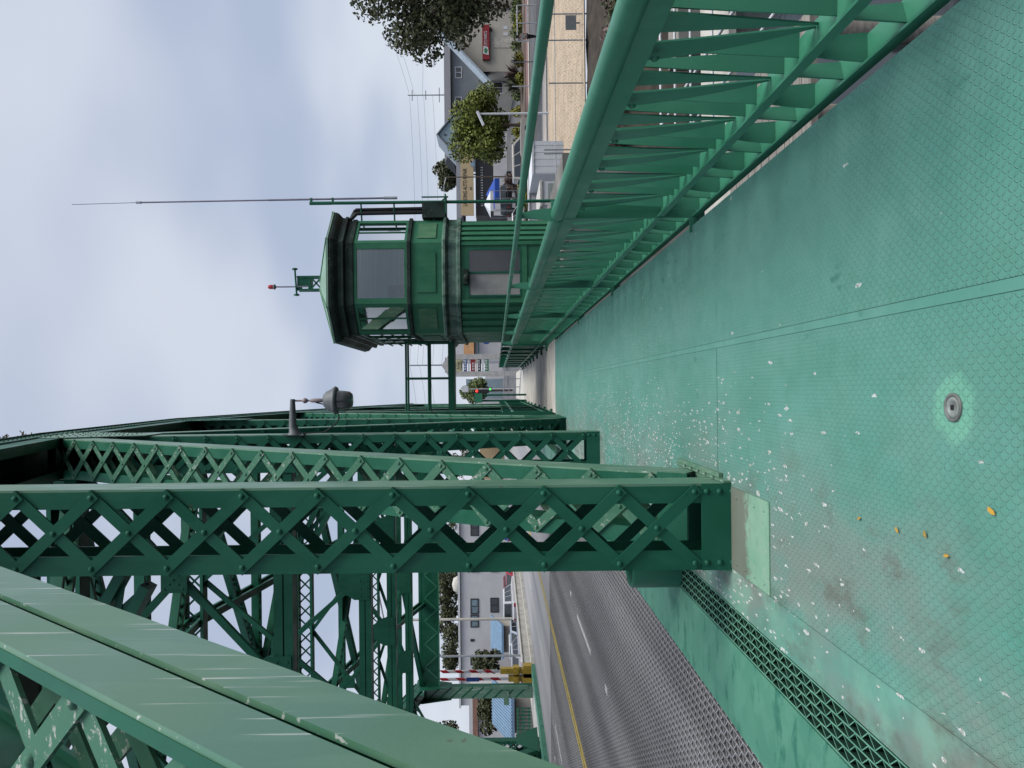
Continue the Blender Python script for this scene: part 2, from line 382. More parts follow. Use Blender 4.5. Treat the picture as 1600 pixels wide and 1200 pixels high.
def floor_plate_mat():
    m = paint('pale_green_plate', (.17,.38,.25), (.27,.46,.33), .6, .5, .5); N, L = m.node_tree.nodes, m.node_tree.links; b = N['Principled BSDF']
    src = b.inputs['Base Color'].links[0].from_socket; v = coords(N, L); sp = N.new('ShaderNodeSeparateXYZ'); L.new(v, sp.inputs[0])
    k = math_(N, L, 'ADD', math_(N, L, 'MULTIPLY', ramp(N, L, sp.outputs[1], 4.65, 5.0), .5), math_(N, L, 'SUBTRACT', noise(N, L, v, 11, 5, .65), .18))
    L.new(mix(N, L, math_(N, L, 'MULTIPLY', ramp(N, L, k, .42, .66), .8), src, (.17,.155,.13)), b.inputs['Base Color']); return m
MT['plate'] = floor_plate_mat()

# ------------------------------------------------------------------ camera, sky, sun
cam = bpy.data.objects.new('camera', bpy.data.cameras.new('camera')); COL.objects.link(cam); sc.camera = cam
R = Vector((-ROLL, 0, -1)).normalized(); U = Vector((1, 0, -ROLL)).normalized(); B = Vector((0, -1, 0))
mw = Matrix(((R.x,U.x,B.x,0),(R.y,U.y,B.y,0),(R.z,U.z,B.z,EYE),(0,0,0,1)))
cam.matrix_world = mw
cd = cam.data; cd.sensor_width = 36; cd.lens = 36*F/1600; cd.shift_x = 25/1600; cd.shift_y = 10/1600; cd.clip_start = .05; cd.clip_end = 6000

W = bpy.data.worlds.new('World'); sc.world = W; W.use_nodes = True
N, L = W.node_tree.nodes, W.node_tree.links; bg = N['Background']
SUN_EL, SUN_AZ = math.radians(57), math.radians(112)   # azimuth clockwise from +Y
sky = N.new('ShaderNodeTexSky'); sky.sky_type = 'NISHITA'; sky.sun_disc = False; sky.sun_elevation = SUN_EL; sky.sun_rotation = SUN_AZ
tc = N.new('ShaderNodeTexCoord'); sp = N.new('ShaderNodeSeparateXYZ'); L.new(tc.outputs['Generated'], sp.inputs[0])
# cloud deck: project the view direction on a plane overhead
zz = math_(N, L, 'ADD', math_(N, L, 'MAXIMUM', sp.outputs[2], 0.0), .22)
cx = math_(N, L, 'DIVIDE', sp.outputs[0], zz); cy = math_(N, L, 'DIVIDE', sp.outputs[1], zz)
cv = N.new('ShaderNodeCombineXYZ'); L.new(cx, cv.inputs[0]); L.new(cy, cv.inputs[1])
n1 = noise(N, L, cv.outputs[0], .95, 2.5, .45); n2 = noise(N, L, cv.outputs[0], 1.5, 4, .5)
cl = ramp(N, L, math_(N, L, 'ADD', math_(N, L, 'MULTIPLY', n1, .86), math_(N, L, 'MULTIPLY', n2, .14)), .40, .60)
cloud = mix(N, L, cl, (4.6,5.35,6.95), (7.0,7.55,8.6))
hz = ramp(N, L, sp.outputs[2], .22, .0)
cloud = mix(N, L, math_(N, L, 'MULTIPLY', hz, .5), cloud, (7.6,8.1,9.0))
out = mix(N, L, .90, sky.outputs[0], cloud)
L.new(out, bg.inputs['Color']); bg.inputs['Strength'].default_value = .1
sd = bpy.data.lights.new('sun', 'SUN'); so = bpy.data.objects.new('sun', sd); COL.objects.link(so)
sd.energy = 2.6; sd.angle = math.radians(40); sd.color = (1,.96,.9)
dirv = Vector((math.sin(SUN_AZ)*math.cos(SUN_EL), math.cos(SUN_AZ)*math.cos(SUN_EL), math.sin(SUN_EL)))
so.rotation_euler = dirv.to_track_quat('Z', 'Y').to_euler(); so.location = (0,0,30)
sc.cycles.diffuse_bounces = 0; sc.cycles.max_bounces = 8; sc.cycles.transparent_max_bounces = 16
sc.view_settings.view_transform = 'Standard'; sc.view_settings.look = 'None'; sc.view_settings.gamma = 1; sc.view_settings.exposure = 0
# ================================================================== BRIDGE SETTING
XR0, XR1 = -1.22, -.64      # right truss members, outer and inner face
XC = (XR0+XR1)/2; MIR = -15.4
TL = 20.3                   # end of the steel walkway
# walkway deck plates
m = MB(); m.box(-1.205,.325,-1.5,5.45,-.02,0); m.box(.3275,1.29,-1.5,5.45,-.02,0); m.box(-1.205,.325,5.46,TL,-.02,0); m.box(.3275,1.29,5.452,TL,-.02,0)
struct(m, 'walkway_deck', MT['deck'])
m = MB(); m.box(-1.462,-1.208,-1.5,5.45,-.02,.001); m.box(-1.462,-1.208,5.455,12,-.02,.001); m.box(-1.462,-1.208,12.005,TL,-.02,.001)
m.box(.285,.325,-1.5,TL,.0,.004)
struct(m, 'walkway_edge_plate', MT['deck_plain'])
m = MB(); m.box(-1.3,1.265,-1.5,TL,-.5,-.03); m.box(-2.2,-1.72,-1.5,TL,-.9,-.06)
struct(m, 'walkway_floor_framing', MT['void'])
m = MB(); m.box(1.27,1.287,-1.5,TL,-.12,-.022)
struct(m, 'walkway_fascia', MT['green'])
# drain grating between walkway and curb beam
m = MB(); xs = [-1.475 - .056*i for i in range(5)]
for x in xs: m.box(x-.004, x+.004, -1.4, TL, -.05, -.002)
for i in range(4):
    x0, x1 = xs[i]-.004, xs[i+1]+.004; y = -1.4; k = 0
    while y < TL:
        a, b = (x0, x1) if k % 2 == 0 else (x1, x0)
        m.bar((a,y,-.027),(b,y+.06,-.027), .046, .005, (0,0,1)); y += .06; k += 1
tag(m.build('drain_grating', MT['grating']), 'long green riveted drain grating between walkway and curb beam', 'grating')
m = MB(); m.box(-2.26,-1.712,-1.5,37,-.45,0.0)
tag(m.build('curb_beam', MT['beam']), 'wide flat green steel curb beam beside the road grid', 'curb beam')
m = MB(); m.box(-13.75,-13.2,6,37,-.45,0)
tag(m.build('curb_beam', MT['beam']), 'green steel curb beam on the far side of the road', 'curb beam')
# road: open steel grid on the leaf
m = MB(); x = -2.30; k = 0; RZ = -.17
while x > -13.2:
    m.add([(x,-1.5,RZ),(x-.006,-1.5,RZ),(x-.006,26,RZ),(x,26,RZ),(x,-1.5,RZ-.1),(x,26,RZ-.1)], [(0,3,2,1),(0,4,5,3)])
    if x > -13.1:
        y = -1.5 + (k % 2)*.06; j = 0; st = .06
        ymin = (-2.1 - x)*0 + max(-1.5, (x+2.26)*-1.9 - 1.5)   # nearer cells lie outside the frame
        y = ymin
        while y < 26:
            st = .06
            a, b_ = (x-.006, x-.072) if j % 2 == 0 else (x-.072, x-.006)
            w = .008
            m.add([(a,y,RZ-.002),(b_,y+st,RZ-.002),(b_,y+st+w,RZ-.002),(a,y+w,RZ-.002),(a,y,RZ-.09),(b_,y+st,RZ-.09)], [(0,1,2,3),(0,4,5,1)])
            y += st; j += 1
    x -= .078; k += 1
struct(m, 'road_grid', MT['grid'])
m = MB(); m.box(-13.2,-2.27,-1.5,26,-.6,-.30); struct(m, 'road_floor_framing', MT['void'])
m = MB(); m.add([(-13.2,26,-.17),(-2.27,26,-.17),(-2.27,70,-.19),(-13.2,70,-.19)], [(0,1,2,3)])
m.add([(-13.2,70,-.19),(-2.27,70,-.19),(-2.27,420,.75),(-13.2,420,.75)], [(0,1,2,3)]); struct(m, 'approach_road', MT['road'])
m = MB()
for x in (-7.62,-7.80): m.box(x-.05,x+.05,-1,70,-.19,-.164)
struct(m, 'yellow_centre_line', MT['yellow_line'])
m = MB()
for y in (7.6, 14.5, 21.5, 30, 40, 52): m.box(-5.03,-4.93,y,y+2.4,-.19,-.162)
for y in (14.5, 21.5, 30, 40, 52): m.box(-10.5,-10.4,y,y+2.4,-.19,-.162)
for x_, y in ((-4.86,6.3),(-4.86,12.3),(-9.8,17.6),(-4.86,18.2),(-11.6,24)): m.box(x_-.05,x_+.05,y,y+.25,-.18,-.158)
struct(m, 'white_lane_marks', MT['white_line'])
# concrete walkway and pier beyond the leaf
m = MB(); m.box(-.62,1.34,TL+.03,60,-.3,-.004); struct(m, 'concrete_walkway', MT['concrete'])
m = MB()
for y in (24,27,30,33.5,38,43,49): m.box(-.62,1.34,y,y+.03,-.003,-.0005)
struct(m, 'walkway_joints', MT['concrete_dark'])
m = MB(); m.box(1.345,6.6,21.4,31,-5,-.35); m.box(-16.5,-2.3,26,40,-5,-.5); m.box(-2.2,1.3,20.4,60,-5,-.31); struct(m, 'bridge_pier', MT['concrete_dark'])
m = MB(); m.box(-16.3,-13.8,26,62,-.7,-.08); struct(m, 'far_pavement', MT['concrete'])

# ================================================================== TRUSS BRIDGE
BR = thing('truss_bridge', 'big green riveted steel truss drawbridge with laced posts and diagonals over the road', 'bridge', (XC,5,0))
AX = Vector((1,0,0))
def laced(part, p0, p1, w, d, mat='green', pitch=.47, flw=.115, barw=.078, rivet=0.021, both=True, batten=(.24,.24), groove=False, lacemat=None, side=None, wdir=AX, t=.016, front=True):
    p0, p1 = Vector(p0), Vector(p1); a = (p1-p0); Ln = a.length; a.normalize()
    x = Vector(wdir); x = (x - a*x.dot(a)).normalized(); y = a.cross(x)
    mid = (p0+p1)/2; mb = MB(); sb = MB()
    for s in (-1,1):
        if groove and s == 1:
            for q in (-1,1): sb.obox(mid + x*(s*(w/2-t/2)) + y*(q*(d/4+.006)), x, y, a, t, d/2-.018, Ln)
            mb.obox(mid + x*(s*(w/2-t*3)), x, y, a, t*1.4, d*.6, Ln)
        elif side and s == 1: sb.obox(mid + x*(s*(w/2-t/2)), x, y, a, t, d, Ln)
        else: mb.obox(mid + x*(s*(w/2-t/2)), x, y, a, t, d, Ln)
        for q in (-1,1): mb.obox(mid + x*(s*(w/2-t-flw/2)) + y*(q*(d/2-t/2)), x, y, a, flw, t, Ln)
    po = mb.build(part, MT[mat], BR)
    if sb.v: sb.build('side_plate', MT[side or 'green_side'], po)
    e = w/2-(.052 if flw > .06 else .075); tb = .013
    s0 = batten[0]+.03; n = max(1, int((Ln - s0 - batten[1])/pitch)); pt = (Ln - s0 - batten[1])/n
    for q in ((-1,1) if both else (-1,)):
        lb = MB()
        for i in range(n):
            z0, z1 = s0+i*pt, s0+(i+1)*pt
            for k, (xa, xb) in enumerate(((-e,e),(e,-e))):
                o = y*(q*((d/2 + tb*(.5+k) + .001) if flw > .06 else (d/2-.03-tb*(1.5-k))))
                A = p0 + a*z0 + x*xa + o; Bp = p0 + a*z1 + x*xb + o; dr = (Bp-A).normalized()
                lb.bar(A-dr*.036, Bp+dr*.036, barw, tb, y.cross(dr))
        if rivet and q == -1:
            for i in range(n+1):
                hd = d/2+2*tb if flw > .06 else d/2-.03
                for xx in (-e,e): lb.dome(p0+a*(s0+i*pt)+x*xx+y*(-hd), -y, rivet)
                if i < n: lb.dome(p0+a*(s0+(i+.5)*pt)+y*(-hd), -y, rivet)
        lb.build('lacing', MT[lacemat or mat], po)
    for j, (b, zc) in enumerate(((batten[0], batten[0]/2-.02), (batten[1], Ln-batten[1]/2+.02))):
        if not b: continue
        for q in ((-1,1) if both else (-1,)):
          bb = MB(); bb.obox(p0+a*zc+y*(q*(d/2+.008)), x, y, a, w, .014, b)
          if rivet and q == -1:
            for xx in (-e,e):
                for zz in (-.36,0,.36): bb.dome(p0+a*(zc+b*zz)+x*xx+y*(-(d/2+.015)), -y, rivet)
          bb.build('batten_plate', MT[mat], po)
    return po
PY = [-1.35, 5.335, 11.86, 18.3, 24.8, 31.2, 37.0]
PZ = [5.0, 6.75, 8.35, 8.95, 7.95, 6.8, 5.35]
def mirror_x(x): return MIR - x
EYEZ = EYE
for side_, cx in (('near', XC), ('far', MIR-XC)):
    near = side_ == 'near'
    for i in range(1, 7):
        if not near and i < 2: continue
        big = near and i <= 3
        laced('post', (cx+ (0.0 if i != 1 else .0),PY[i],-.02), (cx,PY[i],PZ[i]-.2), .58, .35, rivet=(.021 if big else 0) if i < 3 else (.018 if big else 0), side='green_side' if near else None)
    if not near:
        m = MB(); m.box(cx-.285,cx+.285,PY[6]-.20,PY[6]-.18,0,PZ[6]-.3); m.box(cx+.15,cx+.33,PY[6]-.26,PY[6]-.2,.2,1.9); m.box(cx-.6,cx+.1,PY[6]-.24,PY[6]-.2,1.1,1.35); m.build('cover_plate', MT['green_side'], BR)
    # diagonals
    dg = [((cx,-.5,-.53),(cx,5.25,6.66)), ((cx,5.95,.05),(cx,11.6,8.15)), ((cx,17.55,.05),(cx,12.1,8.1)), ((cx,18.9,.05),(cx,24.5,7.8)), ((cx,30.5,.05),(cx,25.1,7.7)), ((cx,31.7,.05),(cx,36.8,5.2))]
    for j, (a, b) in enumerate(dg):
        if not near and j in (0,5): continue
        laced('diagonal', a, b, .575, .34, flw=.035 if near and j == 0 else .115, rivet=.02 if near and j < 3 else 0, groove=near and j == 0, lacemat='green_drop' if near and j in (0,1) else None, side=None if not near else ('green_side' if j else None), pitch=.5)
    # top chord, one length per panel
    for i in range(1, 6):
        if not near and i < 2: continue
        a, b = Vector((cx,PY[i],PZ[i])), Vector((cx,PY[i+1],PZ[i+1])); dr = (b-a).normalized()
        po = laced('top_chord', a-dr*.12, b+dr*.12, .60, .50, rivet=0, pitch=.42, both=False, batten=(.5,.5))
        cp = MB(); n = dr.cross(AX); n = -n if n.z < 0 else n
        cp.obox((a+b)/2 + n*.262, AX, n, dr, .70, .02, (b-a).length+.1)
        cp.obox((a+b)/2 + n*.14 + AX*.312, AX, n, dr, .02, .17, (b-a).length)
        L_ = (b-a).length; k = 0
        while near and k*.16 < L_:
            cp.dome(a+dr*(k*.16)+n*.272+AX*.29, n, .02, 6); cp.dome(a+dr*(k*.16)+n*.14+AX*.322, AX, .018, 6); k += 1
        cp.build('cover_plate', MT['green'], po)
    # joint gussets
    for i in range(1, 7):
        if not near and i < 2: continue
        g = MB(); z = PZ[i]; y = PY[i]
        for s in (-1,1):
            x = cx + s*.302
            g.prism([(x-.007,y-.75,z-.15),(x-.007,y-.3,z-1.5),(x-.007,y+.3,z-1.5),(x-.007,y+.75,z-.15),(x-.007,y+.7,z+.2),(x-.007,y-.7,z+.2)], (.014,0,0))
            if s == 1 and near and i < 4:
                for yy in range(-4,5):
                    for zq in range(0,7):
                        if abs(yy) > 5-zq*.45: continue
                        g.dome((x+.007, y+yy*.15, z-zq*.2+.05), (1,0,0), .02, 6)
        g.build('gusset_plate', MT['green'] if i > 2 or not near else MT['green_side'], BR)
        if i in (1,3,5):
            g = MB()
            sgn = 1
            for s in (-1,1):
                x = cx + s*.30
                y0, y1 = (y-.18, y+1.2) if i == 1 else (y-1.1, y+1.1)
                g.prism([(x-.007,y0,.0),(x-.007,y1,.0),(x-.007,y1,.05),(x-.007,y0,.05)] if i == 1 else [(x-.007,y0,0),(x-.007,y1,0),(x-.007,y+.4,.9),(x-.007,y-.4,.9)], (.014,0,0))
            if i == 1:
                g.box(cx-.3,cx+.34,y-.0,y+1.2,.005,.03)
                for k in range(5): g.dome((cx+.307,y+.2*k+.05,.06),(1,0,0),.018,6)
            g.build('foot_gusset', MT['green_side'] if i == 1 and near else MT['green'], BR)
# cross frames overhead
def flatlace(part, p0, p1, w, d, nrm, mat='green', pitch=.42):
    """light laced strut: two angle pairs joined by single lacing"""
    p0, p1 = Vector(p0), Vector(p1); a = (p1-p0); L_ = a.length; a.normalize()
    y = Vector(nrm); y = (y-a*y.dot(a)).normalized(); x = y.cross(a); m = MB()
    for s in (-1,1): m.obox((p0+p1)/2+x*(s*(w/2-.035)), x, y, a, .07, d, L_)
    n = int(L_/pitch)
    for i in range(n):
        A = p0+a*(i*L_/n)+x*(-(w/2-.03)); Bq = p0+a*((i+1)*L_/n)+x*(w/2-.03)
        C = p0+a*(i*L_/n)+x*(w/2-.03); D = p0+a*((i+1)*L_/n)+x*(-(w/2-.03))
        m.bar(A+y*.006, Bq+y*.006, .05, .01, x); m.bar(C-y*.006, D-y*.006, .05, .01, x)
    return m.build(part, MT[mat], BR)
X0, X1 = XC-.3, MIR-XC+.3
for i in range(1, 7):
    y = PY[i]; zb = (4.98, 4.85, 4.72, 5.0, 5.2, 5.25)[i-1]; zt = PZ[i]-.15
    m = MB()
    for dz in (-.078,.078):
        m.box(X1, X0, y-.15, y-.13, zb+dz-.068, zb+dz+.068); m.box(X1, X0, y+.13, y+.15, zb+dz-.068, zb+dz+.068)
        m.box(X1, X0, y-.13, y+.13, zb+dz*1.72-.008, zb+dz*1.72+.008)
    m.box(X1, X0, y-.02, y+.02, zb-.14, zb+.14)
    so_ = m.build('cross_strut', MT['green'], BR)
    if i == 6:
        m = MB(); m.box(X1, X0, y-.22, y-.20, 4.46, 5.12); so2 = m.build('portal_girder', MT['green'], BR)
        m = MB(); k = 0; x = X1+.4
        while x < X0-1:
            m.bar((x,y-.225,4.5),(x+.55,y-.225,5.1),.06,.02,(1,0,0)); m.bar((x+1.1,y-.225,4.5),(x+.55,y-.225,5.1),.06,.02,(1,0,0)); x += 1.1
        m.box(X1,X0,y-.26,y-.16,4.40,4.46); m.build('stiffener', MT['rail'], so2)
    if zt - zb > 1.0:
        flatlace('cross_strut', (X0,y,zt), (X1,y,zt), .5, .3, (0,1,0))
        n = 4; st = (X0-X1)/n
        for k in range(n):
            xa, xb = X0-k*st, X0-(k+1)*st
            m = MB()
            for (u, v) in (((xa,y-.06,zb+.15),(xb,y-.06,zt-.2)), ((xb,y+.06,zb+.15),(xa,y+.06,zt-.2))):
                m.bar(u, v, .11, .08, (0,0,1)); 
            m.build('sway_brace', MT['green'], BR)
            g = MB(); h = MB(); zm = (zb+zt)/2; xm = (xa+xb)/2
            h.box(xm-.2,xm+.2,y-.125,y-.113,zm-.2,zm+.2)
            g.prism([(xb-.45,y-.17,zb-.12),(xb+.45,y-.17,zb-.12),(xb+.45,y-.17,zb+.25),(xb+.2,y-.17,zb+.62),(xb-.2,y-.17,zb+.62),(xb-.45,y-.17,zb+.25)], (0,.012,0))
            for q in range(5):
                g.dome((xb-.36+q*.18,y-.172,zb-.06),(0,-1,0),.02,6); g.dome((xb-.36+q*.18,y-.172,zb+.1),(0,-1,0),.02,6)
                h.dome((xm-.14+q*.07,y-.127,zm-.14+q*.07),(0,-1,0),.018,6); h.dome((xm-.14+q*.07,y-.127,zm+.14-q*.07),(0,-1,0),.018,6)
            g.build('brace_gusset', MT['green'], BR); h.build('brace_gusset', MT['green'], BR)
    # knee braces at the truss
    for cx, s in ((X0,-1),(X1,1)):
        if i == 6: continue
        flatlace('knee_brace', (cx+s*.05,y,zb-1.6 if i == 6 else zb-.9), (cx+s*1.5,y,zb-.1), .26, .14, (0,1,0))
# top laterals
for i in range(1, 6):
    a0, a1 = Vector((X0,PY[i],PZ[i]-.1)), Vector((X1,PY[i],PZ[i]-.1)); b0, b1 = Vector((X0,PY[i+1],PZ[i+1]-.1)), Vector((X1,PY[i+1],PZ[i+1]-.1))
    flatlace('top_lateral', a0, b1, .36, .18, (0,0,1)); flatlace('top_lateral', a1+Vector((0,0,-.2)), b0+Vector((0,0,-.2)), .36, .18, (0,0,1))
    md = (a0+b1)/2; m = MB(); m.box(md.x-.5,md.x+.5,md.y-.5,md.y+.5,md.z-.115,md.z-.10); m.build('lateral_gusset', MT['green'], BR)
    mm0, mm1 = (a0+b0)/2, (a1+b1)/2
    flatlace('sub_strut', mm0, mm1, .3, .2, (0,0,1))
    flatlace('sub_strut', Vector((X0-4.2,PY[i],PZ[i]-.15)), Vector((X0-4.2,PY[i+1],PZ[i+1]-.15)), .34, .18, (1,0,0))
    flatlace('sub_strut', Vector((X0-9,PY[i],PZ[i]-.15)), Vector((X0-9,PY[i+1],PZ[i+1]-.15)), .34, .18, (1,0,0))

# gull nests of twigs on the top chord
for k, (s, lb) in enumerate(((.62,'untidy twig nest on the top chord at the upper left corner'), (.80,'twig nest further along the top chord'), (.93,'small tuft of twigs beside the second truss joint'))):
    a, b = Vector((XC+.28,PY[1],PZ[1])), Vector((XC+.28,PY[2],PZ[2])); c = a.lerp(b,s)+Vector((0,0,.32)); m = MB(); rnd = random.Random(k+5)
    for t in range(38 if k < 2 else 16):
        d = Vector((rnd.uniform(-1,1),rnd.uniform(-1,1),rnd.uniform(-.1,.8))).normalized()*rnd.uniform(.08,.24); o = c+Vector((rnd.uniform(-.07,.07),rnd.uniform(-.2,.2),rnd.uniform(-.03,.04))); m.tube(o-d*.4,o+d*.6,.007,4)
    tag(m.build('bird_nest', MT['bark']), lb, 'nest', 'twig nests on the chord')
# pale repair plate in front of the post, vertical fender pipe on the curb beam
m = MB(); m.box(-1.2,-.66,4.42,5.13,.0,.008)
for k in range(4):
    for x in (-1.15,-.72): m.dome((x,4.5+k*.17,.008),(0,0,1),.012,6)
tag(m.build('floor_plate', MT['plate']), 'pale scuffed steel patch plate on the deck before the nearest truss post', 'floor plate')
m = MB(); c = (-1.53,6.75,0); prof = [(.21,.0),(.21,.40),(.19,.42),(.17,.40),(.17,.05)]
m.lathe(c, prof, 24)
tag(m.build('fender_pipe', MT['green']), 'short fat green pipe fender standing on the curb beam behind the nearest post', 'fender')
# drain plug
c = (-.075,2.635,0)
pl = thing('drain_plug', 'round grey metal plug with a square hole set in the walkway', 'drain plug', c)
m = MB(); m.lathe(c, [(.050,.0005),(.050,.006),(.045,.0075),(.039,.0065),(.038,.003)], 32); m.build('rim', simple('plug_rim', (.22,.24,.22), .6, .3, .4, 20), pl)
m = MB(); m.lathe(c, [(.037,.001),(.036,.0055),(.024,.006),(.0235,.005),(.001,.005)], 32); m.build('cap', simple('plug_cap', (.38,.42,.39), .6, .3, .4, 20), pl)
m = MB(); m.box(c[0]-.009,c[0]+.009,c[1]-.009,c[1]+.009,.004,.0066); m.build('square_hole', MT['black'], pl)
# fallen leaves
for k, (x, y, lb) in enumerate(((1553,798,'largest dry orange leaf, low on the walkway deck'), (1405,828,'small orange leaf on the deck nearest the truss post'), (1345,810,'tiny yellow leaf fragment on the deck, farthest of the leaves'), (1449,835,'orange leaf lying third along the walkway'), (1482,868,'narrow orange leaf closest to the drain grating'))):
    p = P(x,y,1); Yd = EYE/(EYE-p.z); q = P(x,y,Yd); m = MB(); s = .020 if k == 0 else .014
    r = random.uniform(0,3); ca, sa = math.cos(r), math.sin(r)
    pts = [(-1,0,.002),(-.4,.42,.006),(.5,.36,.009),(1,0,.004),(.5,-.36,.007),(-.4,-.42,.004)]
    pts = [(q.x+s*(u*ca-v*sa), q.y+s*(u*sa+v*ca), .004+w) for u, v, w in pts]
    m.prism(pts, (0,0,.001))
    tag(m.build('fallen_leaf', MT['leaf_orange']), lb, 'leaf', 'dry leaves on the walkway')

# ================================================================== RAILING
XR = 1.386
rl = thing('walkway_railing', 'green walkway railing with fat tube handrail and twisted strap balusters, leading to the control house', 'railing', (XR,2,0))
posts = [-2.0, 2.05, 6.1, 10.25, 14.45, 18.6, 22.6]
def twisted(mb, y0, z0, z1, th0, th1, w0, w1, n=12, bow=0.0, t=.008, x0=0, lean=0, ly=0, pw=1):
    prev = []
    for i in range(n+1):
        s = i/n; z = z0+(z1-z0)*s; th = th0+(th1-th0)*s**1.3; w = w0+(w1-w0)*s**pw
        d = Vector((math.sin(th), math.cos(th), 0)); nn = Vector((math.cos(th), -math.sin(th), 0))
        c = Vector((XR+.045+x0+bow*math.sin(math.pi*s)+lean*s**1.5, y0+ly*s**1.4, z))
        prev.append([c-d*(w/2)-nn*(t/2), c+d*(w/2)-nn*(t/2), c+d*(w/2)+nn*(t/2), c-d*(w/2)+nn*(t/2)])
    for j in range(4):
        vs = [v for r in prev for v in (r[j], r[(j+1) % 4])]
        mb.add(vs, [(2*k, 2*k+1, 2*k+3, 2*k+2) for k in range(n)], True)
bay = 0
for a, b in zip(posts[:-1], posts[1:]):
    if b < 2.5: continue
    m = MB(); m.tube((XR,a+.03,1.067),(XR,b-.03,1.067),.056,20); m.build('top_tube', MT['rail'], rl)
    m = MB(); m.box(XR-.03,XR-.018,a+.02,b-.02,.93,1.03); m.box(XR-.018,XR+.05,a+.02,b-.02,1.0,1.012); m.build('fascia_bar', MT['rail'], rl)
    m = MB(); m.box(XR-.022,XR-.010,a,b,.225,.275); m.box(XR-.010,XR+.115,a,b,.235,.247); m.build('middle_rail', MT['rail'], rl)
    m = MB(); m.box(XR-.022,XR-.010,a,b,-.055,0.0); m.box(XR-.010,XR+.115,a,b,-.04,-.028); m.build('bottom_rail', MT['rail'], rl)
    n = int(round((b-a)/.267))
    for k in range(n):
        y = a + (k+.5)*(b-a)/n
        if y < 2.3: continue
        s = 1 if k % 2 else -1
        m = MB(); q = math.radians
        twisted(m, y, 1.0, .24, q(0), q(10*s), .172, .012, 14, lean=.045, ly=.125*s, pw=1.5)
        twisted(m, y-.05*s, .985, .245, q(80), q(94), .012, .105, 12, x0=.045, pw=.75)
        if s == 1: twisted(m, y-.02, .235, -.03, q(52), q(70), .085, .10, 8, x0=.015)
        else: twisted(m, y+.01, .235, -.03, q(96), q(90), .012, .125, 14, x0=.015, pw=.32)
        if s == -1: m.dome((XR+.012,y-.02,.885), (-1,0,0), .020)
        m.build('baluster', MT['rail'], rl)
for y in posts[1:]:
    m = MB(); m.box(XR-.03,XR+.115,y-.011,y+.011,-.1,1.12)
    # bracket rising to the bicycle rail
    pts = [(XR-.06,y-.006,1.06),(XR+.06,y-.006,1.06),(XR+.045,y-.006,1.25),(XR+.02,y-.006,1.36),(XR-.02,y-.006,1.36),(XR-.035,y-.006,1.2)]
    m.prism(pts, (0,.012,0)); m.box(1.24,XR-.03,y-.011,y+.011,-.06,.02)
    m.build('post', MT['rail'], rl)
pts = [Vector((XR,y,1.372)) for y in (0.6,22.5)]
m = MB(); m.tube(pts[0], pts[1], .0255, 14); m.build('bicycle_rail', MT['rail'], rl)

def panel_rail(name, x, y0, y1, label, n, s=1):
    r = thing(name, label, 'railing', (x,y0,0))
    m = MB(); m.tube((x,y0,1.067),(x,y1,1.067),.05,12); m.build('top_tube', MT['rail'], r)
    m = MB(); m.tube((x,y0,1.372),(x,y1,1.372),.022,10); m.build('bicycle_rail', MT['rail'], r)
    for z in (.25,-.0): m = MB(); m.box(x-.05*s-.01,x-.05*s+.01,y0,y1,z-.03,z+.03); m.build('lower_bar', MT['rail'], r)
    st = (y1-y0)/n
    for k in range(n+1):
        y = y0+k*st; m = MB(); m.box(x-.06,x+.06,y-.02,y+.02,-.1,1.40); m.box(x-.18*s-.05,x-.05*s+.02,y-.05,y+.05,-.02,.06); m.build('post', MT['green'], r)
        if k < n:
            m = MB(); m.box(x-.01,x+.01,y+.03,y+st-.03,.05,1.0); m.build('infill_panel', MT['green'], r)
            
panel_rail('approach_railing', 1.40, 23.2, 45, 'green solid panelled railing on the concrete walkway beyond the control house', 8)
panel_rail('approach_railing', -.66, 21.5, 42, 'green panelled railing between the concrete walkway and the road, past the truss', 7, -1)
m = MB(); 
for z in (.1,.45,.8,1.15): m.tube((-.3,52,z-.1),(1.25,47,z-.1),.03,6)
for t in (0,.33,.66,1): m.tube((-.3+1.55*t,52-5*t,-.1),(-.3+1.55*t,52-5*t,1.1),.03,6)
tag(m.build('pipe_barrier', MT['steel']), 'white pipe barrier angled across the end of the concrete walkway', 'barrier')
# ================================================================== CONTROL HOUSE
OCT = [(2.57,22.5),(4.35,22.5),(5.18,23.33),(5.18,28.5),(4.35,29.3),(2.57,29.3),(1.75,28.5),(1.75,23.33)]
def octo(off, z):
    n = len(OCT); out = []
    for i in range(n):
        p0, p1, p2 = Vector(OCT[i-1]), Vector(OCT[i]), Vector(OCT[(i+1) % n])
        d1, d2 = (p1-p0).normalized(), (p2-p1).normalized(); n1, n2 = Vector((d1.y,-d1.x)), Vector((d2.y,-d2.x))
        bis = (n1+n2); q = p1 + bis*(off/(1+n1.dot(n2))); out.append(Vector((q.x,q.y,z)))
    return out
CH = thing('control_house', 'green octagonal bridge tender control house with hipped roof, standing right of the walkway', 'control house', (3.46,24.5,0))
def loft(name, prof, mat, parent=CH, **k):
    m = MB(); m.rings([octo(o, z) for o, z in prof], **k); return m.build(name, mat, parent)
wl = loft('lower_wall', [(-.03,-.6),(-.03,2.62)], MT['tower'])
loft('water_table', [(.03,-.6),(.03,-.2),(-.02,-.12)], MT['tower'])
loft('belt_cornice', [(-.03,2.56),(.06,2.58),(.06,2.66),(.015,2.70),(.015,2.93),(.07,2.97),(.13,3.02),(.13,3.08),(.02,3.12)], MT['belt'])
loft('apron_wall', [(0,3.06),(0,4.06)], MT['tower'])
loft('sill', [(0,4.02),(.07,4.04),(.07,4.13),(0,4.16)], MT['dark_trim'])
loft('floor_slab', [(-.08,4.02),(-.08,4.10)], MT['dark_trim']); loft('ceiling_slab', [(-.08,5.70),(-.08,5.76)], MT['curtain'])
